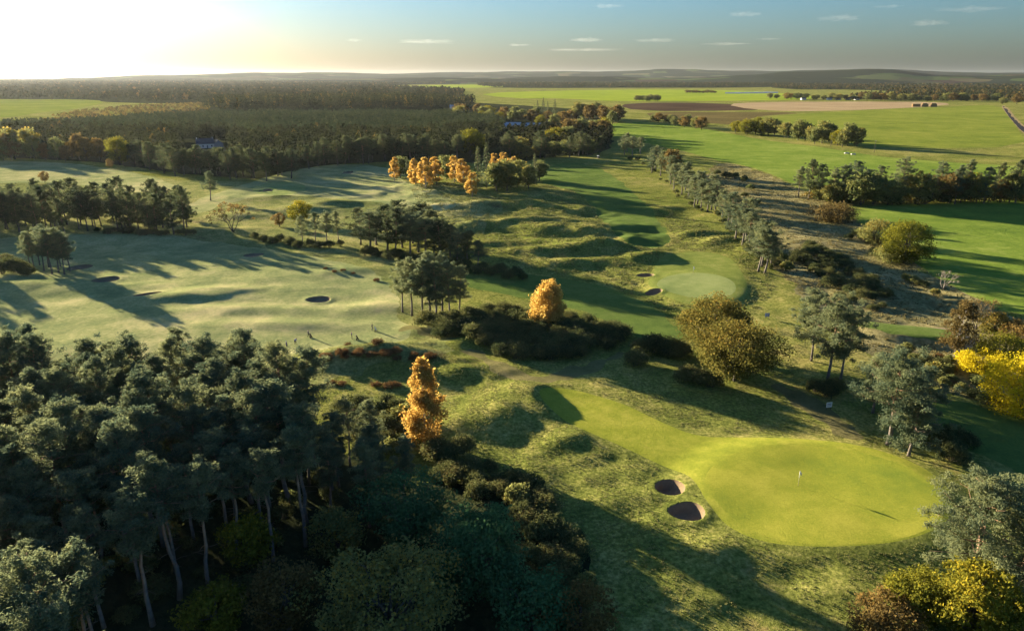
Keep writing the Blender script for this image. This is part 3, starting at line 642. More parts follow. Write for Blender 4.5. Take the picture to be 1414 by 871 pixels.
def birch(seed, h=11.0, w=4.2, leaf=None, card=0.2, per=55, ncl=70, tf=0.15, top=0.25, bark=None, r0=0.16, pw=0.38):
    r = np.random.RandomState(seed); mb = MB(); P = trunk_line(h * 0.97, r, 0.03, 0.02); P[0, 2] = -0.3
    mb.tube(P, np.linspace(r0, 0.03, len(P)), 7); cl = []
    for i in range(ncl):
        t = r.rand() ** 0.95; z = h * (tf + (1 - tf) * t * 0.97); az0 = r.rand() * 6.28
        rad = w / 2 * ((1 - t) ** pw * min(1, 0.55 + 2.2 * t) + 0.06) * (0.72 + 0.4 * math.sin(z * 1.3 + seed + 1.5 * az0) ** 2)
        az = az0; q = 0.3 + 0.7 * r.rand() ** 0.5; p0 = along(P, z)
        c = p0 + np.array([math.cos(az) * rad * q, math.sin(az) * rad * q, 0.1 * rad])
        ra = (0.38 + 0.3 * r.rand()) * w / 4.2 * (1.15 - 0.5 * t)
        cl.append((c, (ra, ra, ra * 1.15), int(per * ra * 1.6) + 6, 0.25 + 0.5 * r.rand()))
        if i % 2 == 0: limb(mb, along(P, max(0.5, z - rad * 0.8)), c, 0.035, 0.008, r, 3, -0.03, 4)
    V, Q, ti = clump_cards(cl, r, card, 0.6, 0.3, 0.9)
    return mb.mesh('birch_trunk', (bark or B_BIRCH,), True), mk_mesh('birch_crown', V, Q, None, (leaf or L_ORANGE,), ti)
def bush(seed, h=2.2, w=3.2, ncl=22, card=0.15, per=60, leaf=None, asp=0.35):
    r = np.random.RandomState(seed); mb = MB(); cl = []
    for i in range(ncl):
        az = r.rand() * 6.28; q = r.rand() ** 0.5; el = r.rand()
        c = np.array([math.cos(az) * q * w * 0.40, math.sin(az) * q * w * 0.40, h * (0.2 + 0.6 * math.sqrt(max(0, 1 - (q * 0.95) ** 2)) * (0.5 + 0.5 * el))])
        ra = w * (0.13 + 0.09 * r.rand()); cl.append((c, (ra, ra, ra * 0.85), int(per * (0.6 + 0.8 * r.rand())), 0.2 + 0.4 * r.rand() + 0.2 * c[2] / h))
        if i % 3 == 0: limb(mb, (0.1 * r.normal(), 0.1 * r.normal(), -0.2), c, 0.05, 0.012, r, 4, 0, 4)
    V, Q, ti = clump_cards(cl, r, card, asp, 0.5, 0.7, 0.3)
    return mb.mesh('bush_stems', (B_OAK,), True), mk_mesh('bush_foliage', V, Q, None, (leaf or L_GORSE,), ti)
def bare(seed, h=7.0, w=5.0, leaf=None, nleaf=300, bark=None, stems=3, card=0.16):
    r = np.random.RandomState(seed); mb = MB(); tips = []
    def grow(p, d, L_, rad, lv):
        q = p + d * L_; limb(mb, p, q, rad, rad * 0.6, r, 4 if lv > 1 else 3, 0, 3, 0.05)
        if lv == 0: tips.append(q); return
        for _ in range(3):
            nd = unit(d + 0.55 * r.normal(size=3) * np.array([1, 1, 0.6]) + np.array([0, 0, 0.12])); grow(q, nd, L_ * (0.62 + 0.15 * r.rand()), rad * 0.55, lv - 1)
    for s in range(stems):
        a = s * 6.28 / stems + r.rand(); d = unit(np.array([math.cos(a) * 0.35 * w / h * 1.6, math.sin(a) * 0.35 * w / h * 1.6, 1.0]))
        grow(np.array([0, 0, -0.2]), d, h * 0.36, 0.12 * h / 7, 3)
    tips = np.array(tips); k = r.randint(0, len(tips), nleaf); C = tips[k] + r.normal(size=(nleaf, 3)) * 0.28
    V, Q = cards(C, unit(r.normal(size=(nleaf, 3))), card * (0.6 + 0.8 * r.rand(nleaf)), 0.6, r)
    return mb.mesh('bare_branches', (bark or B_OAK,), True), mk_mesh('sparse_leaves', V, Q, None, (leaf or L_BROWN,), np.repeat(r.rand(nleaf), 4))
def spruce(seed, h=15.0, w=5.0, card=0.45, n=420, leaf=None):
    r = np.random.RandomState(seed); mb = MB(); mb.tube([(0,0,-0.3),(0,0,h*0.5),(0,0,h*0.97)], [0.2,0.12,0.03], 6)
    t = r.rand(n) ** 0.75; t = 1 - t; z = h * (0.08 + 0.92 * t); rad = w / 2 * (1 - t) ** 0.85 * (0.45 + 0.55 * r.rand(n)) + 0.1; az = r.rand(n) * 6.28
    C = np.stack([np.cos(az) * rad, np.sin(az) * rad, z], 1); Nn = unit(np.stack([np.cos(az) * 0.5, np.sin(az) * 0.5, np.full(n, 0.9)], 1) + 0.5 * r.normal(size=(n, 3)))
    V, Q = cards(C, Nn, card * (0.6 + 0.7 * r.rand(n)), 0.5, r)
    return mb.mesh('spruce_trunk', (B_PINE,), True), mk_mesh('spruce_crown', V, Q, None, (leaf or L_PINE_D,), np.repeat(np.clip(0.35 + 0.2 * r.normal(size=n) + 0.2 * t, 0, 1), 4))

# variants (shared mesh data)
HIGH = [pine(120 + i, 18.0 + 0.6 * (i % 2), 0.62, 2.5 + 0.2 * (i % 3), 24, 0.16, 170, snags=9) for i in range(4)]
TALL = [pine(100 + i, 17.0 + 0.7 * (i % 3), 0.40 + 0.05 * (i % 3), 2.3 + 0.25 * (i % 4), 30, 0.16, 170) for i in range(8)]
OPEN = [pine(200 + i, 14.0, 0.30 + 0.06 * (i % 3), 3.6, 26, 0.18, 150, 1, r0=0.26, lean=0.06) for i in range(6)]
ROWP = [pine(300 + i, 16.0, 0.16 + 0.10 * (i % 3), 3.5, 30, 0.24, 90, leaf=L_PINE_D, lean=0.05) for i in range(6)]
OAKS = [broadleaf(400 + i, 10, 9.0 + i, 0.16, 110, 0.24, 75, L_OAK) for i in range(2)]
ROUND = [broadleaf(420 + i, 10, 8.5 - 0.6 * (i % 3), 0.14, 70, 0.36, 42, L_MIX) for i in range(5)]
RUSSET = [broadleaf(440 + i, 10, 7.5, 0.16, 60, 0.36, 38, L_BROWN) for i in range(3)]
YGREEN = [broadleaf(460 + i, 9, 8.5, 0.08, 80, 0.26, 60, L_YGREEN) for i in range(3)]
BIRCH = [birch(500 + i, 10.5, 4.6, L_ORANGE, 0.28, 40, 60, 0.16) for i in range(4)]
GORSE = [bush(600 + i, 2.3, 3.6, 30, 0.14, 95) for i in range(5)]
SCRUB = [bush(620 + i, 2.4, 3.2, 22, 0.17, 70, L_MIX, 0.55) for i in range(3)]
RUST = [bush(640 + i, 0.9, 2.6, 18, 0.12, 70, L_BRACK, 0.35) for i in range(3)]
SPRUCE = [spruce(700 + i) for i in range(3)]

def plant(name, meshes, label, cat, p, s=1.0, rot=None, group=None, parts=('trunk', 'crown'), sxy=None, r=random):
    t = thing(name, label, cat, p, r.random() * 6.283 if rot is None else rot, (s * (sxy or 1), s * (sxy or 1), s), group)
    for nm, me in zip(parts, meshes): link(nm, me, t)
    return t
rnd = random.Random(5)
def row_of(name, variants, pts, template, cat, group, s=(0.85, 1.1), parts=('trunk', 'crown'), base_h=None, heights=None, sxy=(0.9, 1.1)):
    """plants at pixel positions, numbered from the left in their labels"""
    pts = sorted(pts); P = at([p[0] for p in pts], [p[1] for p in pts])
    for i, p in enumerate(P):
        k = rnd.uniform(*s) if len(pts[i]) < 3 else pts[i][2]
        plant(name, rnd.choice(variants), template.format(n=ordinal(i)), cat, p, k, rnd.random() * 6.283, group, parts, rnd.uniform(*sxy))
def spread_line(line, n, jx=8, jy=3):
    """n pixel points along a polyline of pixels, jittered"""
    L_ = np.array(line, float); d = np.append(0, np.cumsum(np.hypot(*np.diff(L_, axis=0).T))); out = []
    for i in range(n):
        t = d[-1] * (i + 0.5) / n; out.append((np.interp(t, d, L_[:, 0]) + rnd.uniform(-jx, jx), np.interp(t, d, L_[:, 1]) + rnd.uniform(-jy, jy)))
    return out

# ------------------------------------------------------------------ near pine wood (rows counted from the far edge)
def near_wood():
    W_ = poly([(-110,590),(0,586),(120,590),(210,582),(330,580),(375,598),(410,626),(450,632),(500,626),(545,655),(572,700),(545,735),(470,735),(400,765),(335,800),(285,832),(250,862),(190,885),(165,960),(140,1250),(-420,1250),(-300,600)], n=2)
    r = random.Random(11); k = 0; y = W_[:, 1].max() - 1.5
    while y > 40:
        row = []; x = -95 + r.random() * 3
        while x < 20:
            xx, yy = x + r.uniform(-1.3, 1.3), y + r.uniform(-1.4, 1.4)
            if sdf(W_, np.array([xx]), np.array([yy]))[0] < 0:
                px, py = px_of((xx, yy, 12)); row.append((px, xx, yy))
            x += r.uniform(3.9, 5.3)
        row = [q for q in sorted(row) if q[0] > -110]
        z = height(np.array([q[1] for q in row]), np.array([q[2] for q in row])) if row else []
        for i, (q, zz) in enumerate(zip(row, z)):
            bx, by = px_of((q[1], q[2], 0.0)); k_ = r.uniform(0.70, 1.08) if bx < 440 else r.uniform(0.55, 0.72)
            plant('pine_tree', r.choice(HIGH if by > 690 and bx > 90 and bx < 440 else TALL), f'{ordinal(i)} pine from the left, {ordinal(k)} row from the back of the near pine wood', 'pine tree',
                  (q[1], q[2], zz), k_, r.random() * 6.28, 'pines of the near wood', sxy=r.uniform(1.1, 1.45))
        if row: k += 1
        y -= 4.6
near_wood()

# ------------------------------------------------------------------ single trees and small groups
def one(name, meshes, px, py, label, cat='tree', s=1.0, sxy=1.0, rot=0.7, group=None, parts=('trunk', 'crown')):
    return plant(name, meshes, label, cat, at1(px, py), s, rot, group, parts, sxy)
one('birch_tree', birch(901, 14.5, 6.8, L_ORANGE, 0.19, 80, 130, 0.06, 0.35, pw=0.62), 586, 612, 'tall flame-orange birch standing at the edge of the near pine wood')
one('birch_tree', birch(902, 10.5, 8.6, L_ORANGE, 0.21, 80, 120, 0.10, 0.3), 757, 449, 'broad golden-orange birch rising out of the gorse thicket')
one('oak_tree', broadleaf(903, 12, 14, 0.16, 170, 0.20, 95, L_OAK, r0=0.34, cr=0.11), 984, 488, 'olive-brown rounded tree standing behind its orange-tinged twin', rot=0.2)
one('oak_tree', broadleaf(904, 11.5, 14.5, 0.18, 190, 0.20, 95, L_OAK, r0=0.36, cr=0.12), 1014, 526, 'orange-tinged rounded tree with a short pale trunk above the dark bank', rot=1.4)
one('round_tree', broadleaf(905, 10.5, 9.4, 0.08, 150, 0.17, 110, L_MAPLE, cr=0.13), 662, 818, 'dark green rounded tree at the lower edge of the near wood')
one('leafy_tree', broadleaf(906, 10, 13.5, 0.10, 170, 0.18, 85, L_MIX, cr=0.12), 540, 890, 'large olive tree with yellow flecks in front of the near wood')
one('leafy_tree', broadleaf(907, 9, 10, 0.10, 130, 0.17, 90, L_MAPLE, cr=0.13), 562, 748, 'dark domed tree between the orange birch and the yellow-flecked tree')
one('leafy_tree', broadleaf(908, 8, 7, 0.10, 90, 0.17, 70, L_BROWN), 400, 872, 'thin brownish tree in front of the bare pine trunks')
one('leafy_tree', broadleaf(909, 6, 6, 0.06, 70, 0.17, 70, L_YGREEN), 345, 775, 'low yellow-green shrub tree glowing beside the pine trunks')
one('leafy_tree', broadleaf(910, 5, 6, 0.06, 60, 0.17, 70, L_YGREEN), 300, 868, 'low olive shrub at the foot of the tall bare pine trunks')
one('leafy_tree', broadleaf(911, 6.5, 6, 0.06, 70, 0.17, 70, L_MIX), 470, 770, 'small olive tree at the right end of the pine trunks')
one('leafy_tree', broadleaf(912, 6, 7, 0.06, 70, 0.17, 70, L_BROWN), 800, 885, 'dark brown shrub tree at the bottom of the bushy slope')
one('leafy_tree', broadleaf(913, 7, 8, 0.06, 90, 0.17, 80, L_MAPLE), 735, 880, 'dark green shrub tree at the bottom of the bushy slope')
one('pine_tree', pine(914, 15.5, 0.26, 5.8, 34, 0.19, 170, 1, r0=0.34), 1335, 832, 'large spreading pine at the lower right beside the yellow trees', 'pine tree')
one('pine_tree', pine(915, 14.5, 0.30, 5.0, 30, 0.19, 170, 1, r0=0.3), 1390, 854, 'pine with a slanting pale trunk in the lower right corner', 'pine tree')
one('leafy_tree', broadleaf(916, 8.5, 7.2, 0.05, 130, 0.17, 100, L_YGREEN, cr=0.13), 1338, 880, 'yellow-green tree below the large spreading pine')
one('leafy_tree', broadleaf(917, 5.5, 6.4, 0.05, 100, 0.16, 90, L_YGREEN, cr=0.14), 1264, 852, 'small yellow-tipped tree left of the spreading pine')
one('leafy_tree', broadleaf(918, 4.4, 7.0, 0.04, 90, 0.15, 80, L_BROWN, cr=0.13), 1218, 876, 'low brown-green bush at the bottom of the rough')
one('leafy_tree', broadleaf(919, 5.0, 7.0, 0.04, 90, 0.15, 80, L_YGREEN, cr=0.13), 1400, 905, 'yellowish bush in the lower right corner')
one('pine_tree', pine(920, 16.5, 0.36, 5.2, 30, 0.20, 150, 1, r0=0.32), 1142, 528, 'tall pine with a red-brown trunk, left of the pair by the worn turf', 'pine tree')
one('pine_tree', pine(921, 14.0, 0.32, 4.6, 28, 0.20, 150, 1), 1160, 524, 'shorter pine beside the tall red-brown trunk', 'pine tree')
one('pine_tree', pine(922, 14.5, 0.32, 4.8, 28, 0.20, 150, 1), 1120, 498, 'pine standing behind the tall red-brown trunk', 'pine tree')
one('pine_tree', pine(923, 10.5, 0.20, 4.6, 26, 0.20, 150, 1), 1205, 570, 'dense low pine between the two pine groups by the green', 'pine tree')
one('pine_tree', pine(924, 15.0, 0.30, 5.8, 32, 0.20, 150, 1, r0=0.38), 1226, 614, 'largest pine behind the flagged green, with a thick trunk', 'pine tree')
one('pine_tree', pine(925, 9.5, 0.22, 4.2, 24, 0.20, 150, 1), 1254, 630, 'small pine with a pale trunk right of the thick-trunked pine', 'pine tree')
one('pine_tree', pine(926, 11.5, 0.24, 4.6, 26, 0.20, 150, 1), 1262, 600, 'pine behind the pale-trunked small pine', 'pine tree')
one('leafy_tree', broadleaf(927, 10.5, 12.5, 0.03, 190, 0.17, 110, L_YELLOW, cr=0.12), 1412, 575, 'brilliant yellow tree at the right edge')
one('leafy_tree', broadleaf(928, 4.6, 9, 0.03, 90, 0.17, 80, L_YELLOW, cr=0.12), 1352, 514, 'low bright yellow bush left of the brilliant yellow tree')
one('leafy_tree', broadleaf(929, 5.5, 11, 0.03, 110, 0.18, 80, L_YGREEN, cr=0.13), 1386, 500, 'olive bush behind the bright yellow bush')
one('leafy_tree', broadleaf(930, 5, 8, 0.05, 80, 0.18, 60, L_BROWN, cr=0.13), 1405, 474, 'buff shrub at the right edge above the yellow trees')
one('birch_tree', birch(931, 12.5, 7.0, L_BROWN, 0.19, 40, 90, 0.22, 0.3, r0=0.2), 1318, 494, 'sparse russet birch with a white trunk at the end of the tee')
one('leafy_tree', bare(932, 8.5, 8, L_BROWN, 900, B_OAK, 4), 1348, 455, 'twiggy brown tree behind the white-trunked birch')
one('leafy_tree', broadleaf(933, 5.5, 6, 0.1, 60, 0.2, 50, L_OAK), 1372, 462, 'small buff-orange tree right of the white-trunked birch')
one('bare_tree', bare(934, 6.5, 5, L_BROWN, 30, B_DEAD, 4), 1302, 400, 'bleached leafless tree on the pasture edge', parts=('branches', 'leaves'))
one('round_tree', broadleaf(935, 13, 14, 0.04, 150, 0.24, 85, L_YGREEN, cr=0.13), 1248, 364, 'big rounded yellow-green tree on the edge of the striped pasture')
one('leafy_tree', broadleaf(936, 9, 10, 0.05, 90, 0.25, 60, L_MIX), 1207, 338, 'dark tree left of the big rounded yellow-green tree')
one('leafy_tree', broadleaf(937, 5, 11, 0.03, 80, 0.22, 60, L_MIX), 1230, 362, 'low green shrub under the big rounded yellow-green tree')
one('leafy_tree', broadleaf(938, 7.5, 17, 0.04, 110, 0.28, 60, L_BROWN, cr=0.12), 1150, 306, 'wide russet-brown bush at the near end of the hedgerow')
one('bare_tree', bare(939, 12, 12, L_BROWN, 1100, B_OAK, 4, 0.25), 322, 320, 'wide twiggy tree standing alone beyond the tall pine row', parts=('branches', 'leaves'))
one('pine_tree', OPEN[1], 291, 277, 'lone spreading pine behind the wide twiggy tree', 'pine tree', 0.9, 1.2)
one('leafy_tree', RUSSET[0], 386, 313, 'small orange-brown tree beyond the wide twiggy tree', s=0.52, sxy=1.2)
one('leafy_tree', YGREEN[0], 414, 307, 'pale green tree beyond the shaded fairway', s=0.95, sxy=1.1)
one('round_tree', ROUND[1], 730, 262, 'dark rounded tree at the right end of the orange birches', s=1.15, sxy=1.0)
one('round_tree', YGREEN[1], 650, 216, 'large yellow-green tree above the orange birches', s=2.05, sxy=0.95)
one('round_tree', YGREEN[2], 166, 228, 'large amber-edged tree at the front of the far left wood', s=2.0, sxy=0.8)
one('leafy_tree', RUSSET[1], 139, 222, 'orange-brown tree beside the large amber-edged tree', s=1.5)
one('leafy_tree', RUSSET[2], 152, 232, 'little russet tree in front of the large amber-edged tree', s=0.55)
one('leafy_tree', RUSSET[0], 62, 252, 'small brown bush tree on the pale back fairway', s=0.6)
one('leafy_tree', RUSSET[1], 233, 200, 'amber tree near the house in the far left wood', s=1.35, sxy=0.8)

row_of('pine_tree', OPEN, [(556,431,.9),(569,436,1.0),(583,441,1.05),(594,433,1.08),(603,443,1.02),(611,431,1.05),(621,438,1.0),(634,434,.85)], '{n} pine from the left in the open pine clump beside the gorse', 'pine tree', 'open pine clump beside the gorse')
row_of('pine_tree', OPEN, [(42,368,.75),(55,366,.85),(68,369,.9),(84,368,.85),(48,371,.8),(61,374,.9),(72,378,.95),(81,376,.92),(89,379,.88),(97,374,.8)], '{n} pine from the left in the leaning clump by the fairway bunkers', 'pine tree', 'leaning pine clump by the bunkers')
row_of('pine_tree', ROWP, spread_line([(-110,318),(0,312),(80,318),(150,312),(205,318),(262,316)], 46, 5, 7) , '{n} pine from the left in the tall pine row behind the fairway bunkers', 'pine tree', 'tall pine row', (0.72, 1.08), sxy=(1.0, 1.35))
row_of('pine_tree', ROWP, spread_line([(-100,300),(0,296),(80,302),(150,298),(205,304),(258,304)], 26, 6, 5) , '{n} pine from the left in the back rank of the tall pine row', 'pine tree', 'tall pine row', (0.72, 1.0), sxy=(1.1, 1.4))
row_of('gorse_bush', GORSE, spread_line([(130,322),(190,324),(270,322)], 14, 6, 3), '{n} low bush from the left at the foot of the tall pine row', 'bush', 'bushes under the tall pine row', (0.7, 1.2), parts=('stems', 'foliage'))
row_of('pine_tree', OPEN, [(418,336,.7),(436,333,.72),(452,337,.8),(468,334,.75)], '{n} pine from the left in the small pines above the shaded fairway', 'pine tree', 'small pines above the shaded fairway')
row_of('gorse_bush', GORSE, spread_line([(500,350),(545,356),(590,362),(640,370)], 18, 6, 4), '{n} low bush from the left under the dark central clump of pines', 'bush', 'bushes under the central pines', (0.9, 1.5), parts=('stems', 'foliage'))
row_of('pine_tree', ROWP, spread_line([(-210,392),(-130,372),(-60,352)], 12, 8, 6), '{n} pine from the left in the group just outside the left edge', 'pine tree', 'pines outside the left edge', (0.7, 1.0), sxy=(1.0, 1.3))
row_of('pine_tree', ROWP + OPEN, [(498,338,.8),(512,346,.92),(520,338,.85),(535,346,.95),(546,352,.95),(556,342,.95),(566,354,.95),(578,348,.95),(588,358,.95),(600,352,.9),(610,362,.85),(622,358,.8),(632,366,.72),(645,364,.65),(660,368,.55),(590,340,.9),(570,336,.9),(545,335,.9)], '{n} pine from the left in the dark clump at the centre', 'pine tree', 'dark pine clump at the centre', sxy=(1.35, 1.7))
row_of('pine_tree', OPEN, [(862,214,.95),(873,217,1.0),(884,213,.85),(900,239,.95),(912,243,1.0),(938,238,.75),(930,264,.95),(941,269,.9),(951,273,.9),(959,286,.92),(968,291,.9),(977,293,.85),(987,296,.9),(997,301,.8),(1005,307,.75),(1016,331,.85),(1025,339,.88),(1034,343,.85),(1043,351,.75),(1047,375,.9),(1056,377,.88),(1064,371,.7)], '{n} pine from the left in the line of pines along the pasture', 'pine tree', 'line of pines along the pasture', sxy=(1.2, 1.55))
row_of('gorse_bush', SCRUB + GORSE, spread_line([(868,216),(905,240),(938,268),(965,290),(1000,304),(1030,342),(1060,376)], 26, 6, 3), '{n} low bush from the left under the line of pines along the pasture', 'bush', 'bushes under the line of pines', (0.6, 1.3), parts=('stems', 'foliage'))
row_of('pine_tree', OPEN, [(866,210,1.0),(905,236,1.05),(926,254,1.05),(946,264,1.0),(963,282,1.05),(982,290,1.05),(1010,318,1.0),(1030,334,1.05),(1052,368,1.0)], '{n} pine from the left in the back rank of pines along the pasture', 'pine tree', 'line of pines along the pasture', sxy=(1.2, 1.5))
one('round_tree', RUSSET[2], 926, 244, 'brown rounded tree in the line of pines along the pasture', s=1.5, sxy=0.85)
row_of('birch_tree', BIRCH, [(545,250,1.2),(574,257,1.35),(588,260,1.4),(603,258,1.35),(628,252,1.35),(641,258,1.35),(652,273,1.1),(684,246,1.3),(697,244,1.3),(710,248,1.2)], '{n} orange birch from the left in the far row of orange birches', 'birch tree', 'far row of orange birches', sxy=(1.2, 1.5))
row_of('dark_tree', ROUND[:3] + SPRUCE[:1], [(553,246,1.2),(563,250,.9),(617,248,1.3),(660,258,1.4),(672,262,1.45),(686,262,1.4),(700,262,1.5),(714,260,1.4),(745,250,1.1),(738,256,1.1)], '{n} dark tree from the left among the far orange birches', 'tree', 'dark trees among the orange birches')
row_of('pine_tree', ROWP, spread_line([(185,230),(235,239),(330,247),(402,246)], 26, 5, 4), '{n} pine from the left along the near left edge of the plantation', 'pine tree', 'plantation edge pines', (0.8, 1.1), sxy=(1.3, 1.6))
row_of('pine_tree', ROWP, spread_line([(425,232),(470,227),(540,223),(640,222)], 24, 5, 3), '{n} pine from the left along the plantation edge above the pale fairway', 'pine tree', 'plantation edge pines', (0.85, 1.15), sxy=(1.3, 1.6))
row_of('leafy_tree', RUSSET + ROUND[:2], spread_line([(-30,220),(60,221),(130,222)], 13, 5, 3), '{n} tree from the left in the brown wood behind the back fairway', 'tree', 'brown wood behind the back fairway', (1.1, 2.2), sxy=(0.75, 1.1))
row_of('hedgerow_tree', ROUND + RUSSET[:1] + YGREEN[:1], spread_line([(1120,277),(1200,281),(1300,280),(1440,276)], 24, 6, 3), '{n} leafy tree from the left in the hedgerow between the pastures', 'tree', 'hedgerow between the pastures', (0.65, 1.5), sxy=(0.85, 1.3))
row_of('pine_tree', OPEN + ROWP[:2], [(1102,272,1.0),(1116,276,1.15),(1132,278,1.2),(1148,274,1.0),(1162,280,1.2),(1178,276,1.25),(1192,281,1.1),(1208,280,1.2),(1242,280,1.45),(1296,278,1.25),(1318,282,1.2),(1332,278,1.3),(1358,281,1.15),(1372,278,1.1),(1402,280,1.2)], '{n} pine from the left in the hedgerow between the pastures', 'pine tree', 'hedgerow pines', sxy=(0.85, 1.1))
one('bare_tree', bare(940, 15, 13, L_BROWN, 500, B_OAK, 3, 0.3), 1277, 282, 'open-branched tree in front of the hedgerow pines', parts=('branches', 'leaves'))
row_of('field_tree', YGREEN + ROUND, spread_line([(1012,182),(1070,188),(1120,196),(1160,202),(1186,204)], 19, 4, 2), '{n} tree from the left in the copse at the olive field corner', 'tree', 'copse at the olive field corner', (1.2, 1.9), sxy=(0.85, 1.1))
row_of('field_tree', ROUND + RUSSET, spread_line([(896,168),(930,172),(975,178)], 12, 4, 2), '{n} tree from the left in the low trees below the ploughed field', 'tree', 'low trees below the ploughed field', (0.9, 1.4), sxy=(1.0, 1.3))
row_of('field_tree', ROUND[:3], spread_line([(876,139.5),(900,139.8),(910,139.8)], 7, 2, 0.3), '{n} tree from the left in the small copse on the bright far field', 'tree', 'small copse on the far field', (1.0, 1.5), sxy=(1.3, 1.6))
row_of('field_tree', ROUND + RUSSET, spread_line([(1060,136.5),(1160,138.2),(1195,138.8),(1300,139.6),(1378,140)], 34, 3, 0.4), '{n} tree from the left in the far tree line beyond the stubble field', 'tree', 'far tree line beyond the stubble', (1.0, 1.9), sxy=(1.2, 1.7))
one('leafy_tree', RUSSET[1], 1404, 144, 'large orange-brown tree beside the top of the farm track', s=2.0, sxy=1.3)
one('leafy_tree', ROUND[0], 1384, 144, 'dark green tree at the top of the farm track', s=1.3, sxy=1.4)
row_of('field_tree', RUSSET, spread_line([(945,128.6),(990,129)], 9, 2, 0.1), '{n} small tree from the left in the low hedge on the bright far field', 'tree', 'low hedge on the bright far field', (0.7, 1.1), sxy=(1.8, 2.4))
row_of('wood_tree', ROUND[:3] + ROWP[:2], spread_line([(690,216),(750,217),(828,213)], 20, 5, 3), '{n} tree from the left along the dark wood edge behind the far fairway', 'tree', 'dark wood behind the far fairway', (0.75, 1.25), sxy=(1.2, 1.8))
row_of('wood_tree', ROUND + RUSSET + YGREEN, spread_line([(765,202),(800,196),(838,186)], 14, 6, 4), '{n} tree from the left in the middle of the dark wood behind the far fairway', 'tree', 'dark wood behind the far fairway', (1.3, 1.9), sxy=(1.0, 1.2))
row_of('wood_tree', ROUND + RUSSET, spread_line([(795,163),(830,166),(858,172)], 14, 4, 3), '{n} tree from the left in the rounded copse beside the ploughed field', 'tree', 'rounded copse beside the ploughed field', (1.6, 2.4), sxy=(0.9, 1.1))
row_of('spruce_tree', SPRUCE, [(742,160,1.5),(750,160,1.7),(756,161,1.4),(766,160,1.6),(738,162,1.2)], '{n} spruce from the left in the dark group above the grey roofs', 'spruce tree', 'spruces above the grey roofs')
row_of('wood_tree', RUSSET + ROUND + YGREEN, spread_line([(625,160),(680,163),(740,168),(790,172)], 22, 8, 4), '{n} tree from the left in the autumn wood above the grey roofs', 'tree', 'autumn wood above the grey roofs', (1.1, 1.7), sxy=(1.1, 1.4))

# ------------------------------------------------------------------ gorse, scrub and bracken
def patch(name, variants, pxpoly, step, template, cat, group, s, parts=('stems', 'foliage'), seed=3, z=0, limit=300):
    P = poly(pxpoly, z, 2); r = random.Random(seed); y = P[:, 1].max() - step * 0.4; k = 0
    while y > P[:, 1].min():
        row = []; x = P[:, 0].min() + r.random() * step
        while x < P[:, 0].max():
            xx, yy = x + r.uniform(-.35, .35) * step, y + r.uniform(-.35, .35) * step
            if sdf(P, np.array([xx]), np.array([yy]))[0] < 0: row.append((px_of((xx, yy, 0))[0], xx, yy))
            x += step
        if row:
            row.sort(); z_ = height(np.array([q[1] for q in row]), np.array([q[2] for q in row]))
            for i, q in enumerate(row):
                plant(name, r.choice(variants), template.format(n=ordinal(i), k=ordinal(k)), cat, (q[1], q[2], z_[i]), r.uniform(*s), r.random() * 6.28, group, parts, r.uniform(0.9, 1.2))
            k += 1
        y -= step * 0.95
patch('gorse_bush', GORSE, [(562,440),(600,446),(650,432),(700,430),(800,440),(868,458),(868,470),(840,482),(780,496),(700,497),(640,478),(615,463),(580,453)], 3.5, '{n} gorse bush from the left, {k} row from the back of the big gorse thicket', 'gorse bush', 'big gorse thicket', (1.05, 1.55))
patch('gorse_bush', GORSE, [(1088,340),(1120,337),(1150,347),(1200,382),(1235,402),(1225,413),(1180,410),(1140,390),(1100,366)], 4.2, '{n} gorse bush from the left, {k} row from the back of the heath gorse', 'gorse bush', 'gorse on the heath', (0.9, 1.35), seed=4)
patch('gorse_bush', GORSE + SCRUB[:1], [(600,605),(645,622),(720,665),(780,715),(818,780),(808,871),(770,871),(740,860),(720,820),(716,700),(640,690),(600,650)], 3.0, '{n} bush from the left, {k} row from the back, bushy slope by the near wood', 'bush', 'bushy slope by the near wood', (0.9, 1.4), seed=5)
patch('gorse_bush', SCRUB + GORSE, [(440,560),(520,556),(580,575),(560,625),(505,640),(480,610)], 3.4, '{n} shrub from the left, {k} row from the back, behind the flame-orange birch', 'bush', 'shrubs behind the flame-orange birch', (0.8, 1.3), seed=6)
row_of('gorse_bush', GORSE, [(642,372,1.2),(655,378,1.2),(668,374,1.3),(680,380,1.3),(692,376,1.3),(702,384,1.2),(712,380,1.2),(722,386,1.0),(640,362,1.3),(625,368,1.3)], '{n} gorse bush from the left at the end of the dark central pines', 'gorse bush', 'gorse by the central pines', parts=('stems', 'foliage'))
row_of('gorse_bush', GORSE, [(352,330,1.1),(364,334,1.2),(376,336,1.1),(388,333,1.2),(400,338,1.3),(412,342,1.2),(428,341,1.3),(442,343,1.2),(455,342,1.2),(470,340,1.0)], '{n} gorse bush from the left along the top of the shaded fairway', 'gorse bush', 'gorse along the shaded fairway', parts=('stems', 'foliage'))
row_of('gorse_bush', GORSE, [(884,488,1.5),(902,486,1.9),(922,488,1.7),(938,492,1.5),(878,504,1.45),(948,524,1.35),(966,530,1.5),(980,534,1.3)], '{n} gorse bush from the left below the rounded olive-brown trees', 'gorse bush', 'gorse below the rounded trees', parts=('stems', 'foliage'))
row_of('gorse_bush', GORSE, [(1125,540,1.1),(1140,546,1.3),(1153,540,1.2),(1290,615,1.2),(1305,622,1.5),(1318,612,1.4),(1332,618,1.2),(1312,636,1.3)], '{n} dark bush from the left under the pines behind the flagged green', 'gorse bush', 'dark bushes under the pines', parts=('stems', 'foliage'))
row_of('gorse_bush', GORSE, [(4,378,1.9),(16,374,2.0),(28,376,1.7),(8,364,1.6),(38,380,1.3)], '{n} bush from the left beside the leaning clump of pines', 'gorse bush', 'bushes by the leaning pines', parts=('stems', 'foliage'))
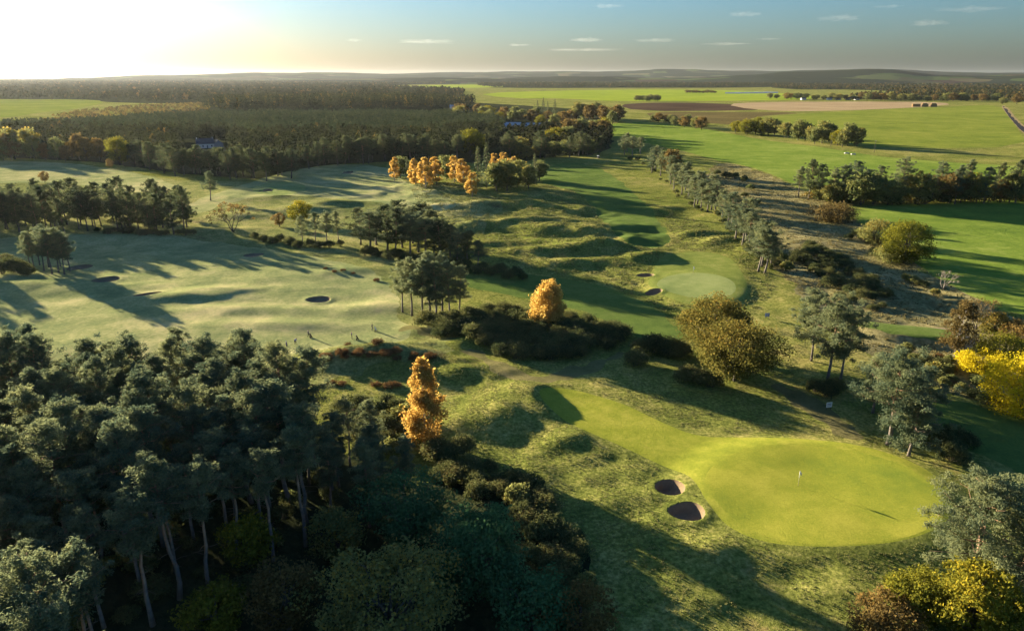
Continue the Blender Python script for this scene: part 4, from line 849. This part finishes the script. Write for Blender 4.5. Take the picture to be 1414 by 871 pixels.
row_of('gorse_bush', GORSE + SCRUB, [(1068,352,1.3),(1078,362,1.5),(1086,374,1.4),(1070,368,1.2),(1172,330,1.0),(1184,328,1.5),(1195,332,1.7),(1212,352,1.5),(990,242,1.6),(1003,246,1.8),(1015,247,1.7),(1028,250,1.5),(1036,262,1.3),(1028,272,1.1),(1045,282,1.0),(955,262,1.5),(966,268,1.5),(978,276,1.4),(1160,412,.9),(1175,418,1.0),(1205,428,.8),(1218,425,.7),(1250,388,1.0),(1262,392,1.1),(1275,396,1.0),(1290,408,.9)], '{n} scattered bush from the left on the tawny heath', 'bush', 'scattered heath bushes', parts=('stems', 'foliage'))
patch('heath_shrub', RUST[:1] + SCRUB + GORSE[:1], [(1225,470),(1310,478),(1345,520),(1414,560),(1414,580),(1330,545),(1260,510)], 3.6, '{n} brown shrub from the left, {k} row from the back, near heath', 'shrub', 'low shrubs on the near heath', (0.7, 1.2), seed=8)
row_of('bracken_clump', RUST, spread_line([(448,500),(470,490),(500,486),(545,490),(596,497)], 20, 8, 5), '{n} rusty bracken clump from the left in front of the golfers', 'bracken', 'bracken in front of the golfers', (0.7, 1.2), parts=('stems', 'foliage'))
row_of('bracken_clump', RUST, [(450,372,.6),(462,376,.7),(474,374,.65),(488,378,.55),(460,530,.8),(472,532,.8),(520,533,.9),(538,535,1.0),(545,533,.9),(520,388,.9)], '{n} small rusty clump from the left around the shaded fairway and dunes', 'bracken', 'rusty clumps on the rough', parts=('stems', 'foliage'))

# ------------------------------------------------------------------ uncountable growth: plantation, far woods, grass
def mass(name, P, n, h, w, ncard, card, mat, label, seed, alt=0.1, excl=(), cone=0.5, rmin=0):
    r = np.random.RandomState(seed); lo, hi = P.min(0), P.max(0); X = []
    while sum(map(len, X)) < n:
        q = lo + (hi - lo) * r.rand(4 * n, 2); k = sdf(P, q[:, 0], q[:, 1]) < 0
        for E_ in excl: k &= sdf(E_, q[:, 0], q[:, 1], 5) > 2
        # fewer stems farther off, where they shrink to a pixel or two
        k &= r.rand(len(q)) < np.clip((lo[1] * 1.0 + 200) / np.hypot(q[:, 0], q[:, 1]), 0.08, 1); X.append(q[k])
        if len(X) > 60: break
    p = np.concatenate(X)[:n]; n = len(p); z0 = height(p[:, 0], p[:, 1])
    dist = np.hypot(p[:, 0], p[:, 1]); far = np.clip(dist / dist.min(), 1, 4) ** 0.5
    hh = h * (0.75 + 0.4 * r.rand(n)) * (1 + 0.18 * noise(p[:, 0] / 60, p[:, 1] / 60, seed)); ww = w * (0.8 + 0.5 * r.rand(n)) * far
    tv = np.clip(0.38 + 0.22 * noise(p[:, 0] / 50, p[:, 1] / 50, seed + 3) + 0.12 * r.normal(size=n), 0, 0.8); tv = np.where(r.rand(n) < alt, 0.9 + 0.1 * r.rand(n), tv)
    t = r.rand(n, ncard) ** 0.8; az = r.rand(n, ncard) * 6.283; q = 0.4 + 0.6 * r.rand(n, ncard)
    rad = (ww / 2)[:, None] * q * ((1 - t) ** 0.8 * cone + (1 - cone) * np.sqrt(np.clip(1 - (1.6 * t - 0.6) ** 2, 0, 1)))
    z = z0[:, None] + hh[:, None] * (0.25 + 0.75 * t)
    C = np.stack([p[:, :1] + np.cos(az) * rad, p[:, 1:] + np.sin(az) * rad, z], -1).reshape(-1, 3)
    Nn = unit(np.stack([np.cos(az), np.sin(az), 0.6 + 0 * az], -1).reshape(-1, 3) + 0.6 * r.normal(size=(n * ncard, 3)))
    V, Q = cards(C, Nn, card * (0.6 + 0.8 * r.rand(n * ncard)) * np.repeat(far, ncard), 0.6, r)
    tint = np.repeat(np.clip(np.repeat(tv, ncard) + 0.12 * r.normal(size=n * ncard), 0, 1), 4)
    link(name, mk_mesh(name, V, Q, None, (mat,), tint), None, label, 'woodland', None, 'stuff')
PLANT_TREES = poly([(-500,216),(0,216),(130,219),(230,237),(330,246),(398,245),(428,229),(530,222),(640,219),(690,212),(700,192),(640,176),(700,172),(690,160),(600,150),(560,146),(300,148),(150,160),(60,172),(-500,182)], n=1)
L_PLANT2 = leaf_mat('mature_pine_needles', (0.026,0.036,0.020), (0.080,0.084,0.036), 0.3, 0.0, (0.16,0.12,0.035), 0.0)
HOUSE_GAP = [poly([(258,200),(312,200),(316,238),(258,238)], n=0)]
mass('plantation', poly([(-500,196),(120,186),(400,196),(640,190),(700,182),(690,166),(600,158),(300,160),(150,168),(60,176),(-500,186)], n=1), 7000, 9.0, 4.6, 44, 0.66, L_PLANT, 'lighter young conifer plantation behind the mature pines', 41, 0.01, excl=[poly([(120,178),(420,173),(700,170),(700,172),(420,175.5),(120,181)], n=0)])
mass('mature_pines', poly([(-500,216),(0,216),(130,219),(230,237),(330,246),(398,245),(428,229),(530,222),(640,219),(690,212),(700,184),(640,192),(400,199),(120,189),(-500,199)], n=1), 2600, 14.5, 7.0, 60, 0.75, L_PLANT2, 'dark mature pines along the front of the plantation', 49, 0.03, excl=HOUSE_GAP)
mass('wooded_belt', poly([(270,157),(420,154),(640,153),(665,146),(560,143),(300,146)], n=1), 1500, 21, 8, 36, 1.3, L_PLANT2, 'tall dark tree belt behind the plantation', 42, 0.10)
mass('clearing_scrub', poly([(60,174),(150,166),(280,156),(300,146),(560,141),(640,139),(300,143),(180,147),(120,154),(60,164)], n=1), 700, 5, 7, 26, 0.9, leaf_mat('clearing_leaves', (0.08,0.07,0.028), (0.19,0.15,0.05), 0.35, 0.0, (0.26,0.19,0.05), 0.1), 'brown scrub and clearings behind the plantation', 50, 0.3)
mass('far_woodland', FARW1, 11000, 14, 15, 14, 3.0, L_FARWOOD, 'far woods stretching to the left horizon', 43, 0.08)
mass('far_woodland', FARW2, 3600, 15, 16, 12, 3.0, L_FARWOOD, 'dark wooded band between the bright fields and the hills', 44, 0.06)
mass('far_woodland', FARW3, 5200, 12, 13, 14, 2.6, L_FARWOOD, 'autumn-brown woodland beyond the stubble field', 45, 0.3)
mass('wooded_belt', poly([(800,214),(835,208),(846,190),(826,182),(815,190),(700,186),(700,205)], n=1), 420, 12, 8, 40, 1.0, L_FARWOOD, 'dark undergrowth filling the wood behind the far fairway', 46, 0.10)
mass('wooded_belt', poly([(1105,273),(1200,277),(1430,272),(1430,280),(1300,284),(1200,285),(1120,280)], n=1), 130, 4, 6, 70, 0.5, leaf_mat('hedge_leaves', (0.04,0.05,0.018), (0.11,0.10,0.03), 0.35, 0.0, (0.22,0.15,0.035), 0.1), 'hedge undergrowth between the pastures', 47, 0.15, cone=0.2)

def tufts(name, P, n, hgt, mat, label, excl, seed, wid=0.05, nb=5):
    r = np.random.RandomState(seed); lo, hi = P.min(0), P.max(0); q = lo + (hi - lo) * r.rand(n * 3, 2)
    k = (sdf(P, q[:, 0], q[:, 1]) < 0) & (noise(q[:, 0] / 3.5, q[:, 1] / 3.5, seed) + 0.5 * noise(q[:, 0] / 11, q[:, 1] / 11, seed + 1) > -0.12)
    for E_ in excl: k &= sdf(E_, q[:, 0], q[:, 1], 4) > 0.25
    q = q[k][:n]; n = len(q); z = height(q[:, 0], q[:, 1])
    az = r.rand(n, nb) * 6.283; ln = hgt * (0.5 + 0.8 * r.rand(n, nb)); out = 0.5 * ln
    b = np.stack([q[:, :1] + 0.05 * np.cos(az), q[:, 1:] + 0.05 * np.sin(az), np.repeat(z[:, None] - 0.03, nb, 1)], -1)
    tip = b + np.stack([np.cos(az) * out, np.sin(az) * out, ln], -1); sd = np.stack([-np.sin(az), np.cos(az), 0 * az], -1) * (wid * (0.7 + 0.6 * r.rand(n, nb)))[..., None] * 2
    V = np.stack([b - sd, b + sd, tip], 2).reshape(-1, 3); T = np.arange(len(V)).reshape(-1, 3)
    ti = np.clip(0.45 + 0.3 * noise(q[:, 0] / 6, q[:, 1] / 6, seed + 2) + 0.15 * r.normal(size=n), 0, 1)
    link(name, mk_mesh(name, V, None, T, (mat,), np.repeat(ti, nb * 3)), None, label, 'grass', None, 'stuff')
EXC = [NEAR_APRON, NEAR_GREEN, FOREST_FLOOR, SHADE_FAIRWAY, LEFT_FAIRWAY, MID_APRON, STRIP_FAIRWAY, TRODDEN, WORN] + BUNK_P[:4]
tufts('rough_grass', poly([(420,480),(600,460),(700,500),(900,470),(1060,440),(1200,520),(1414,640),(1500,760),(1500,900),(780,900),(780,720),(600,620),(430,560)], n=1), 22000, 0.16, L_TUFT, 'long rough grass round the near green', EXC, 61, 0.03)
tufts('dune_grass', poly([(560,250),(760,252),(930,290),(1050,350),(1080,420),(900,470),(880,400),(700,365),(600,330)], n=1), 16000, 0.34, L_TUFT, 'long grass on the dunes in the middle', EXC + [RIGHT_FAIRWAY], 62, 0.09)
tufts('heath_tussocks', HEATH, 8000, 0.38, L_TAWNY, 'tawny tussock grass on the heath strip', [TEE, STRIP_FAIRWAY], 63, 0.10)
patch('undergrowth_shrub', SCRUB + GORSE[:2], [(-60,610),(150,592),(330,588),(420,600),(478,650),(470,720),(400,780),(330,830),(250,880),(150,900),(-60,900)], 5.2, '{n} undergrowth shrub from the left, {k} row from the back, near pine wood', 'shrub', 'undergrowth of the near pine wood', (0.6, 1.15), seed=12)

# ------------------------------------------------------------------ clouds
def clouds():
    m, nt, N, L = mat_new('cloud_vapour'); o = N.new('ShaderNodeOutputMaterial'); v = N.new('ShaderNodeVolumePrincipled')
    v.inputs['Color'].default_value = (0.95, 0.95, 0.95, 1); v.inputs['Anisotropy'].default_value = 0.4; v.inputs['Density'].default_value = 0.00012
    L.new(v.outputs[0], o.inputs['Volume'])
    C = [(830,21,24,3.2,'long bright wisp of cloud at the top, left of the blue sky'),(1005,33,24,4,'bright wisp of cloud below the top at the centre right'),(1128,40,26,5,'double wisp of cloud with a ragged lower edge'),
         (1293,35,26,4,'long wisp of cloud high on the right'),(1246,48,30,4.5,'wisp of cloud just below the long high one'),(597,63,30,4,'pinkish wisp of cloud above the middle hills'),(803,61,36,4,'flat wisp of cloud above the hills'),
         (895,62,26,3,'thin streak of cloud right of the flat wisp'),(502,62,18,3,'small faint wisp of cloud on the left'),(1378,28,16,2,'tiny wisp of cloud near the right edge at the top'),(1392,61,30,3,'thin streak of cloud at the right edge'),
         (1408,47,14,3,'cloud scrap cut by the right edge'),(1190,29,18,2,'faint thin streak between the high wisps'),(985,67,34,2,'faint level streak low above the hills'),(800,73,40,2.5,'lowest faint cloud streak over the middle hills'),(715,67,26,2,'faint streak of cloud left of the flat wisp'),(1040,62,20,1.6,'tiny faint streak below the double wisp')]
    for i, (px, py, wpx, hpx, lb) in enumerate(C):
        D = 26000.0; r = np.random.RandomState(i + 1); az = math.atan((px - PW / 2) / FPX * 1.0)
        el = math.atan((HOR - py) / FPX); x, y = D * math.sin(az), D * math.cos(az); z = CAM_H + D * math.tan(el)
        w = wpx / FPX * D; h = hpx / FPX * D
        nu, nv = 40, 14; u = np.arange(nu) * 2 * np.pi / nu; t = np.pi * (np.arange(nv) + 0.5) / nv
        U, T = np.meshgrid(u, t); dx, dy, dz = np.sin(T) * np.cos(U), np.sin(T) * np.sin(U), np.cos(T)
        k = np.clip(1 + 0.75 * noise(dx * 1.9 + i * 7, dy * 1.9 + dz * 1.5, 50 + i) + 0.5 * noise(dx * 5 + i * 3, dy * 5 + dz * 4, 70 + i), 0.15, 3)
        wf = 0.55 + 0.75 * r.rand()
        V = np.stack([dx * k * w * 0.8 * wf, dy * k * w * 0.5, dz * k * h * 0.6 * (1 + 0.5 * noise(dx * 3, dy * 3 + i * 5, 90 + i)) + 0.12 * h * noise(dx * 2 + i, dy, 99)], -1).reshape(-1, 3)
        V = np.concatenate([V, [[0, 0, 0.6 * h], [0, 0, -0.6 * h]]]); n0 = nu * nv
        Q = [(a * nu + b, (a + 1) * nu + b, (a + 1) * nu + (b + 1) % nu, a * nu + (b + 1) % nu) for a in range(nv - 1) for b in range(nu)]
        T3 = [(n0, b, (b + 1) % nu) for b in range(nu)] + [(n0 + 1, (nv - 1) * nu + (b + 1) % nu, (nv - 1) * nu + b) for b in range(nu)]
        c = link('cloud', mk_mesh('cloud', V, Q, T3, (m,)), None, lb, 'cloud', 'thin wisps of cloud')
        c.location = (x, y, z); c.rotation_euler = (0, 0, -az)
clouds()

# ------------------------------------------------------------------ golfers, trolleys, flags, signs
P_SKIN = plain('skin', (0.45,0.27,0.19)); P_NAVY = plain('navy_cloth', (0.02,0.025,0.05), 0.9); P_BLUE = plain('blue_jacket', (0.05,0.12,0.42), 0.8)
P_BLACK = plain('black_cloth', (0.018,0.018,0.02), 0.85); P_GREYC = plain('grey_cloth', (0.10,0.10,0.11), 0.9); P_WHITE = plain('white_paint', (0.78,0.78,0.76), 0.5)
P_HAIR = plain('dark_hair', (0.03,0.022,0.016), 0.8); P_STEEL = plain('steel', (0.45,0.45,0.46), 0.35, 0.9); P_RUB = plain('rubber', (0.02,0.02,0.02), 0.8)
P_BAGW = plain('white_bag', (0.6,0.6,0.6), 0.6); P_PURP = plain('purple_cloth', (0.07,0.05,0.14), 0.9)
def person(label, px, py, face, top, legs, pose):
    """one skinned body; face = heading of the chest; pose joints in metres, x = the person's right, y = forward"""
    J, E_, rad = pose
    me = bpy.data.meshes.new('body'); me.from_pydata([Vector(j) for j in J], E_, []); o = bpy.data.objects.new('body_cage', me); COL.objects.link(o)
    o.modifiers.new('skin', 'SKIN'); sv = me.skin_vertices[0].data
    for v, r_ in zip(sv, rad): v.radius = (r_, r_)
    sv[0].use_root = True
    sb = o.modifiers.new('sub', 'SUBSURF'); sb.levels = 1; sb.render_levels = 1
    ev = o.evaluated_get(bpy.context.evaluated_depsgraph_get()); bm_ = bpy.data.meshes.new_from_object(ev)
    bpy.data.objects.remove(o); bm_.name = 'body'
    for m in (top, legs, P_SKIN, P_HAIR, P_BLACK): bm_.materials.append(m)
    Ja = np.array(J)
    part = {0:1,1:0,2:0,3:2,4:2,5:0,6:0,7:2,8:0,9:0,10:2,11:1,12:1,13:4,14:4,15:1,16:1,17:4,18:4,19:3}
    for p in bm_.polygons:
        p.use_smooth = True; c = np.array(p.center); k = int(np.argmin(((Ja - c) ** 2).sum(1))); p.material_index = part.get(k, 0)
    t = thing('person', label, 'person', at1(px, py), face, 1.0, 'golfers on the frosted fairway'); link('body', bm_, t)
    return t
def pose(kind):
    # 0 pelvis 1 belly 2 chest 3 neck 4 head | 5 shoulder 6 elbow 7 hand | 8 9 10 | 11 hip 12 knee 13 ankle 14 toe | 15..18 | 19 crown
    E_ = [(0,1),(1,2),(2,3),(3,4),(4,19),(2,5),(5,6),(6,7),(2,8),(8,9),(9,10),(0,11),(11,12),(12,13),(13,14),(0,15),(15,16),(16,17),(17,18)]
    rad = [.15,.145,.16,.06,.10,.075,.055,.045,.075,.055,.045,.10,.075,.05,.045,.10,.075,.05,.045,.075]
    if kind == 'walk':
        J = [(0,0,.95),(0,.01,1.15),(0,.03,1.36),(0,.05,1.52),(0,.08,1.65),(.2,.02,1.42),(.25,-.02,1.15),(.16,.28,1.0),(-.2,.02,1.42),(-.26,-.1,1.16),(-.24,-.06,.90),
             (.1,0,.88),(.11,.18,.50),(.11,.10,.09),(.11,.26,.05),(-.1,0,.88),(-.11,.0,.50),(-.11,-.25,.12),(-.11,-.12,.05),(0,.07,1.75)]
    elif kind == 'stand':
        J = [(0,0,.95),(0,0,1.15),(0,.02,1.36),(0,.03,1.52),(0,.05,1.65),(.2,0,1.42),(.27,-.02,1.14),(.22,.1,.92),(-.2,0,1.42),(-.27,-.02,1.14),(-.2,.12,.94),
             (.1,0,.88),(.12,.02,.50),(.12,-.02,.09),(.14,.14,.05),(-.1,0,.88),(-.12,.02,.50),(-.12,-.02,.09),(-.14,.14,.05),(0,.05,1.75)]
    else:  # bent over the ball
        J = [(0,-.12,.90),(0,.0,1.06),(0,.18,1.24),(0,.32,1.34),(0,.42,1.42),(.19,.22,1.28),(.17,.34,1.02),(.03,.42,.82),(-.19,.22,1.28),(-.17,.34,1.02),(-.03,.42,.80),
             (.1,-.12,.84),(.19,.06,.49),(.2,-.04,.09),(.22,.12,.05),(-.1,-.12,.84),(-.19,.06,.49),(-.2,-.04,.09),(-.22,.12,.05),(0,.48,1.50)]
    return J, E_, rad
def trolley(label, px, py, face, bagmat, off=(0, 0)):
    p = at1(px, py); p = p + Vector((off[0], off[1], 0)); p.z = float(height(np.array([p.x]), np.array([p.y]))[0])
    t = thing('golf_trolley', label, 'golf trolley', p, face, 1.0, 'golf trolleys')
    fr = MB(); fr.tube([(0,.35,.12),(0,0,.30),(0,-.55,1.02)], .018, 6); fr.tube([(-.13,-.55,1.02),(.13,-.55,1.02)], .018, 6); fr.tube([(-.3,.0,.15),(.3,.0,.15)], .015, 6); fr.tube([(0,0,.30),(0,.0,.15)], .015, 6)
    link('frame', fr.mesh('frame', (P_BLACK,)), t)
    bag = MB(); bag.tube([(0,.30,.22),(0,.12,.62),(0,-.04,1.02)], [.13,.15,.14], 10); link('bag', bag.mesh('bag', (bagmat,), True), t)
    cl = MB(); r = random.Random(label)
    for i in range(6):
        a = r.uniform(-.09, .09); b = r.uniform(-.05, .05); cl.tube([(a, -.03 + b, .98), (a * 1.4, -.12 + b, 1.2)], .012, 5); cl.box((a * 1.4, -.13 + b, 1.22), (.05, .09, .05))
    link('clubs', cl.mesh('clubs', (P_STEEL,)), t)
    for (x, y) in ((-.32, 0), (.32, 0), (0, .42)):
        w = MB(); k = 14; th = np.arange(k) * 6.283 / k; rr_ = .15 if y == 0 else .11
        w.tube([(x - .03, y, rr_), (x + .03, y, rr_)], rr_, k); link('wheel', w.mesh('wheel', (P_RUB,)), t)
def golf_bag(label, px, py):
    t = thing('golf_bag', label, 'golf bag', at1(px, py), 0.6); b = MB(); b.tube([(0,0,.02),(0,.05,.45),(0,.10,.88)], [.13,.15,.14], 10); link('bag', b.mesh('bag', (P_PURP,), True), t)
    l = MB(); l.tube([(.1,.08,.72),(.2,.38,.0)], .012, 5); link('leg', l.mesh('leg', (P_BLACK,)), t); l = MB(); l.tube([(-.1,.08,.72),(-.2,.38,.0)], .012, 5); link('leg', l.mesh('leg', (P_BLACK,)), t)
    c = MB()
    for i in range(6): a = (i - 2.5) * .035; c.tube([(a,.1,.86),(a*1.5,.14,1.12)], .012, 5); c.box((a*1.5,.15,1.14), (.05,.08,.05))
    link('clubs', c.mesh('clubs', (P_STEEL,)), t)
golf_bag('dark golf bag standing left of the golfer in blue', 396, 478)
pb = person('golfer in a blue jacket bent over the ball', 408, 475.5, R(250), P_BLUE, P_NAVY, pose('bent'))
gc = MB(); gc.tube([(0,.42,.84),(.02,.85,.04)], .012, 6); gc.box((.06,.86,.04), (.12,.05,.05))
g_ = thing('golf_club', 'golf club held by the golfer in the blue jacket', 'golf club', pb.location, pb.rotation_euler.z); link('shaft', gc.mesh('shaft', (P_STEEL,)), g_)
person('golfer in dark clothes behind a trolley, left of the middle of the fairway', 426, 465.5, R(-70), P_NAVY, P_BLACK, pose('walk')); trolley('dark golf trolley of the golfer left of the middle', 428.5, 466.5, R(-70), P_BLACK)
person('golfer in dark clothes with a trolley in the lit middle of the fairway', 486, 468, R(-75), P_PURP, P_BLACK, pose('stand')); trolley('black golf trolley beside the middle golfer', 492.5, 469, R(-75), P_BLACK)
person('golfer in navy pushing a trolley with a white bag', 514, 456.5, R(-85), P_NAVY, P_GREYC, pose('walk')); trolley('golf trolley with a white bag', 518, 457.5, R(-85), P_BAGW)

def flagstick(px, py, label, fcol, h=2.3):
    t = thing('flagstick', label, 'flag', at1(px, py), 0.5); p = MB(); p.tube([(0,0,-.1),(0,0,h*.55)], .03, 8); link('lower_pole', p.mesh('pole', (plain('yellowed_pole', (.35,.32,.16), .5),), True), t)
    p = MB(); p.tube([(0,0,h*.55),(0,0,h)], .034, 8); link('upper_pole', p.mesh('pole', (P_WHITE,), True), t)
    n = 9; u = np.linspace(0, 1, n); V = []; 
    for side in (-.006, .006):
        for z0 in (h - .02, h - .5):
            for k in u: V.append((.03 + .30 * k, .10 * math.sin(k * 5) * k + side, z0 - .32 * k))
    Q = []
    for s_ in (0, 2):
        for i in range(n - 1): q = (s_ * n + i, s_ * n + i + 1, (s_ + 1) * n + i + 1, (s_ + 1) * n + i); Q.append(q if s_ else q[::-1])
    for a, b in ((0, 2), (3, 1)):
        for i in range(n - 1): Q.append((a * n + i, a * n + i + 1, b * n + i + 1, b * n + i))
    link('flag', mk_mesh('flag', V, Q, None, (fcol,), smooth=True), t)
    c = MB(); c.tube([(0,0,.004),(0,0,.012)], .055, 12); link('cup', c.mesh('cup', (P_BLACK,)), t)
flagstick(1102, 671, 'white flagstick with a drooping flag on the large near green', plain('pale_flag', (.75,.70,.45), .7))
flagstick(957, 379, 'small flagstick on the pale mid-distance green', plain('white_flag', (.7,.7,.7), .7))
def sign(px, py, rot, w, h, bcol, lcol, label):
    t = thing('sign', label, 'sign', at1(px, py), rot)
    b = MB(); b.box((0, 0, .55 + h / 2), (w, .04, h)); bo = link('board', b.mesh('board', (bcol,)), t)
    for k in (-1, 1): p = MB(); p.box((k * (w / 2 - .12), .05, .45), (.07, .06, .95)); link('post', p.mesh('post', (B_OAK,)), t)
    for i in range(2): l = MB(); l.box((0, -.023, .55 + h * (.36 + .32 * i)), (w * .7, .006, h * .12)); link('lettering', l.mesh('lettering', (lcol,)), bo)
sign(1144, 566, R(15), 1.15, .95, P_WHITE, plain('blue_lettering', (.05,.09,.25)), 'small white sign with two dark lines beside the worn turf')
sign(1059, 440, R(10), 1.1, .9, plain('blue_board', (.05,.10,.26), .5), P_WHITE, 'small blue sign on the bank above the mid-distance green')

# ------------------------------------------------------------------ buildings, straw, tunnels, poles
SLATE = plain('slate_roof', (.085,.09,.10), .95, spec=0.1, noise_scale=.4); WALLW = plain('white_harling', (.62,.61,.58), .9, noise_scale=.3, dark=.9); GLASS = plain('window_glass', (.03,.035,.04), .15, 0, .6)
ROOFB = plain('blue_grey_roof', (.30,.36,.42), .5, noise_scale=.3); DOORM = plain('door_paint', (.06,.07,.09), .6)
def house(name, px, py, rot, L_, W_, hw, hr, wall, roof, label, group=None, cat='house', chimney=True):
    t = thing(name, label, cat, at1(px, py), rot, 1.0, group)
    m = MB(); x, y = L_ / 2, W_ / 2
    V = [(-x,-y,-.5),(x,-y,-.5),(x,y,-.5),(-x,y,-.5),(-x,-y,hw),(x,-y,hw),(x,y,hw),(-x,y,hw),(-x,0,hw+hr),(x,0,hw+hr)]
    m.add(V, [(0,1,5,4),(2,3,7,6)], [(1,2,6),(1,6,5),(5,6,9),(3,0,4),(3,4,7),(4,8,7)]); link('wall', m.mesh('wall', (wall,)), t)
    m = MB(); e = .35; sl = hr / y
    for s_ in (-1, 1):
        a = [(-x-e, s_*(y+e), hw-e*sl+.03), (x+e, s_*(y+e), hw-e*sl+.03), (x+e, 0, hw+hr+.03), (-x-e, 0, hw+hr+.03)]
        b = [(p[0], p[1], p[2] + .18) for p in a]; m.add(a + b, [(0,1,2,3),(4,5,6,7),(0,1,5,4),(1,2,6,5),(2,3,7,6),(3,0,4,7)])
    rf = link('roof', m.mesh('roof', (roof,)), t)
    if chimney:
        for k in (-1, 1): c = MB(); c.box((k * (x - .6), 0, hw + hr + .4), (.7, .7, 1.4)); link('chimney', c.mesh('chimney', (wall,)), rf)
    n = max(2, int(L_ / 3.2))
    for i in range(n):
        xx = -x + L_ * (i + .5) / n; m = MB()
        if i == n // 2: m.box((xx, -y - .03, 1.0), (1.0, .10, 2.1)); link('door', m.mesh('door', (DOORM,)), t)
        else: m.box((xx, -y - .03, 1.5), (1.1, .10, 1.2)); link('window', m.mesh('window', (GLASS,)), t)
house('house', 284, 204, R(20), 13, 8, 3.4, 3.6, WALLW, SLATE, 'white house with a dark roof in the far left wood')
house('outbuilding', 301, 203, R(-60), 10, 7, 3.0, 2.6, plain('grey_wall', (.3,.3,.32), .9), SLATE, 'grey outbuilding right of the white house in the wood', cat='building', chimney=False)
house('house', 628, 153, R(5), 16, 10, 6, 3, WALLW, ROOFB, 'white house among the autumn trees above the plantation')
for i, (px, py, rot, L_, lb) in enumerate([(694,181,10,14,'leftmost long grey-blue roof in the wood'),(709,179,-8,16,'second long grey-blue roof in the wood'),(723,181,12,14,'third long grey-blue roof in the wood'),(737,180,-15,18,'rightmost long grey-blue roof in the wood')]):
    house('lodge', px, py, R(rot), L_, 9, 4.2, 3.2, WALLW, ROOFB, lb, 'grey roofed lodges', 'building', False)
for i, (px, rot) in enumerate([(1109,8),(1145,-5),(1157,10),(1171,-8),(1183,5)]):
    house('cottage', px, 138.2, R(rot), 11, 7, 3.2, 2.6, WALLW, SLATE, f'{ordinal(i)} white cottage from the left beyond the stubble field', 'white cottages beyond the stubble', 'house', False)
STRAW = plain('straw', (.36,.22,.085), .95, noise_scale=1.5, dark=.6)
bale = MB().box((0,0,0), (2.36, 1.3, 1.24)).mesh('bale', (STRAW,))
for i, px in enumerate((1264, 1277, 1289)):
    t = thing('straw_stack', f'{["left","middle","right"][i]} stack of straw bales on the stubble field', 'straw stack', at1(px, 147.6), R(6 * i), 1.0, 'straw stacks')
    for zz in range(5 - (i == 0)):
        for a in range(5 if i else 6):
            for b in range(2):
                if zz == 4 and a == 4: continue
                o = link('bale', bale, t); o.location = ((a - 2) * 2.42, (b - .5) * 1.35, .62 + zz * 1.26); o.rotation_euler.z = rnd.uniform(-.02, .02)
FILM = plain('polythene_film', (.62,.66,.70), .4)
for i in range(5):
    px0, py0 = 1012 + i * 13, 129.3 - .15 * i
    t = thing('polytunnel', f'{ordinal(i)} pale polytunnel from the left on the far bright field', 'polytunnel', at1(px0, py0), R(-25), 1.0, 'pale polytunnels')
    m = MB(); th = np.linspace(0, np.pi, 9); n = 9
    V = [(xx, 4 * math.cos(a), 3.4 * math.sin(a)) for xx in (-24, 24) for a in th]; m.add(V, [(k, k + 1, n + k + 1, n + k) for k in range(n - 1)]); link('cover', m.mesh('cover', (FILM,), True), t)
    m = MB()
    for xx in (-24, 24): m.box((xx, 0, 1.0), (.1, 2.6, 2.0))
    link('door_frame', m.mesh('door_frame', (P_WHITE,)), t)
for px, py, lb in ((1147,203,'wooden power pole in front of the copse'),(1207,211,'wooden power pole in the shadow of the copse')):
    t = thing('power_pole', lb, 'pole', at1(px, py), .6, 1.0, 'power poles'); m = MB(); m.tube([(0,0,-.3),(0,0,9)], [.16,.11], 8); link('pole', m.mesh('pole', (B_OAK,), True), t)
    m = MB(); m.box((0,0,8.6), (2.0,.12,.14)); link('crossarm', m.mesh('crossarm', (B_OAK,)), t)
    for k in (-.85, 0, .85): m = MB(); m.tube([(k,0,8.67),(k,0,8.9)], .06, 6); link('insulator', m.mesh('insulator', (P_WHITE,)), t)
for px, py, lb in ((1169,212.5,'left of two pale troughs on the pasture edge'),(1178,214,'right of two pale troughs on the pasture edge')):
    t = thing('trough', lb, 'trough', at1(px, py), .3, 1.0, 'pale troughs'); m = MB()
    for c, d in (((0,0,.35),(3.6,1.2,.2)),((0,-.55,.65),(3.6,.1,.6)),((0,.55,.65),(3.6,.1,.6)),((-1.75,0,.65),(.1,1.0,.6)),((1.75,0,.65),(.1,1.0,.6))): m.box(c, d)
    link('basin', m.mesh('basin', (plain('galvanised', (.4,.4,.38), .6),)), t)
    m = MB(); m.box((-1.3,0,.12), (.2,1.0,.26)); m.box((1.3,0,.12), (.2,1.0,.26)); link('feet', m.mesh('feet', (P_GREYC,)), t)
def buggy(px, py, label):
    t = thing('golf_buggy', label, 'golf buggy', at1(px, py), R(200)); 
    m = MB(); m.box((0,0,.45), (1.15,2.3,.3)); m.box((0,.85,.72), (1.1,.6,.3)); m.box((0,-.8,.75), (1.1,.6,.35)); link('body', m.mesh('body', (P_BLACK,)), t)
    m = MB(); m.box((0,-.25,.75), (1.05,.5,.14)); m.box((0,-.5,1.05), (1.05,.1,.5)); link('seat', m.mesh('seat', (P_GREYC,)), t)
    m = MB(); m.box((0,-.05,1.85), (1.2,1.8,.08)); link('roof', m.mesh('roof', (P_WHITE,)), t)
    for x in (-.52, .52):
        for y in (-.8, .7):
            m = MB(); m.tube([(x,y,.85),(x,y*.95,1.82)], .025, 6); link('strut', m.mesh('strut', (P_BLACK,)), t)
            m = MB(); m.tube([(x-.08,y,.24),(x+.08,y,.24)], .24, 14); link('wheel', m.mesh('wheel', (P_RUB,)), t)
buggy(826, 219, 'small dark buggy with a white roof on the far fairway')
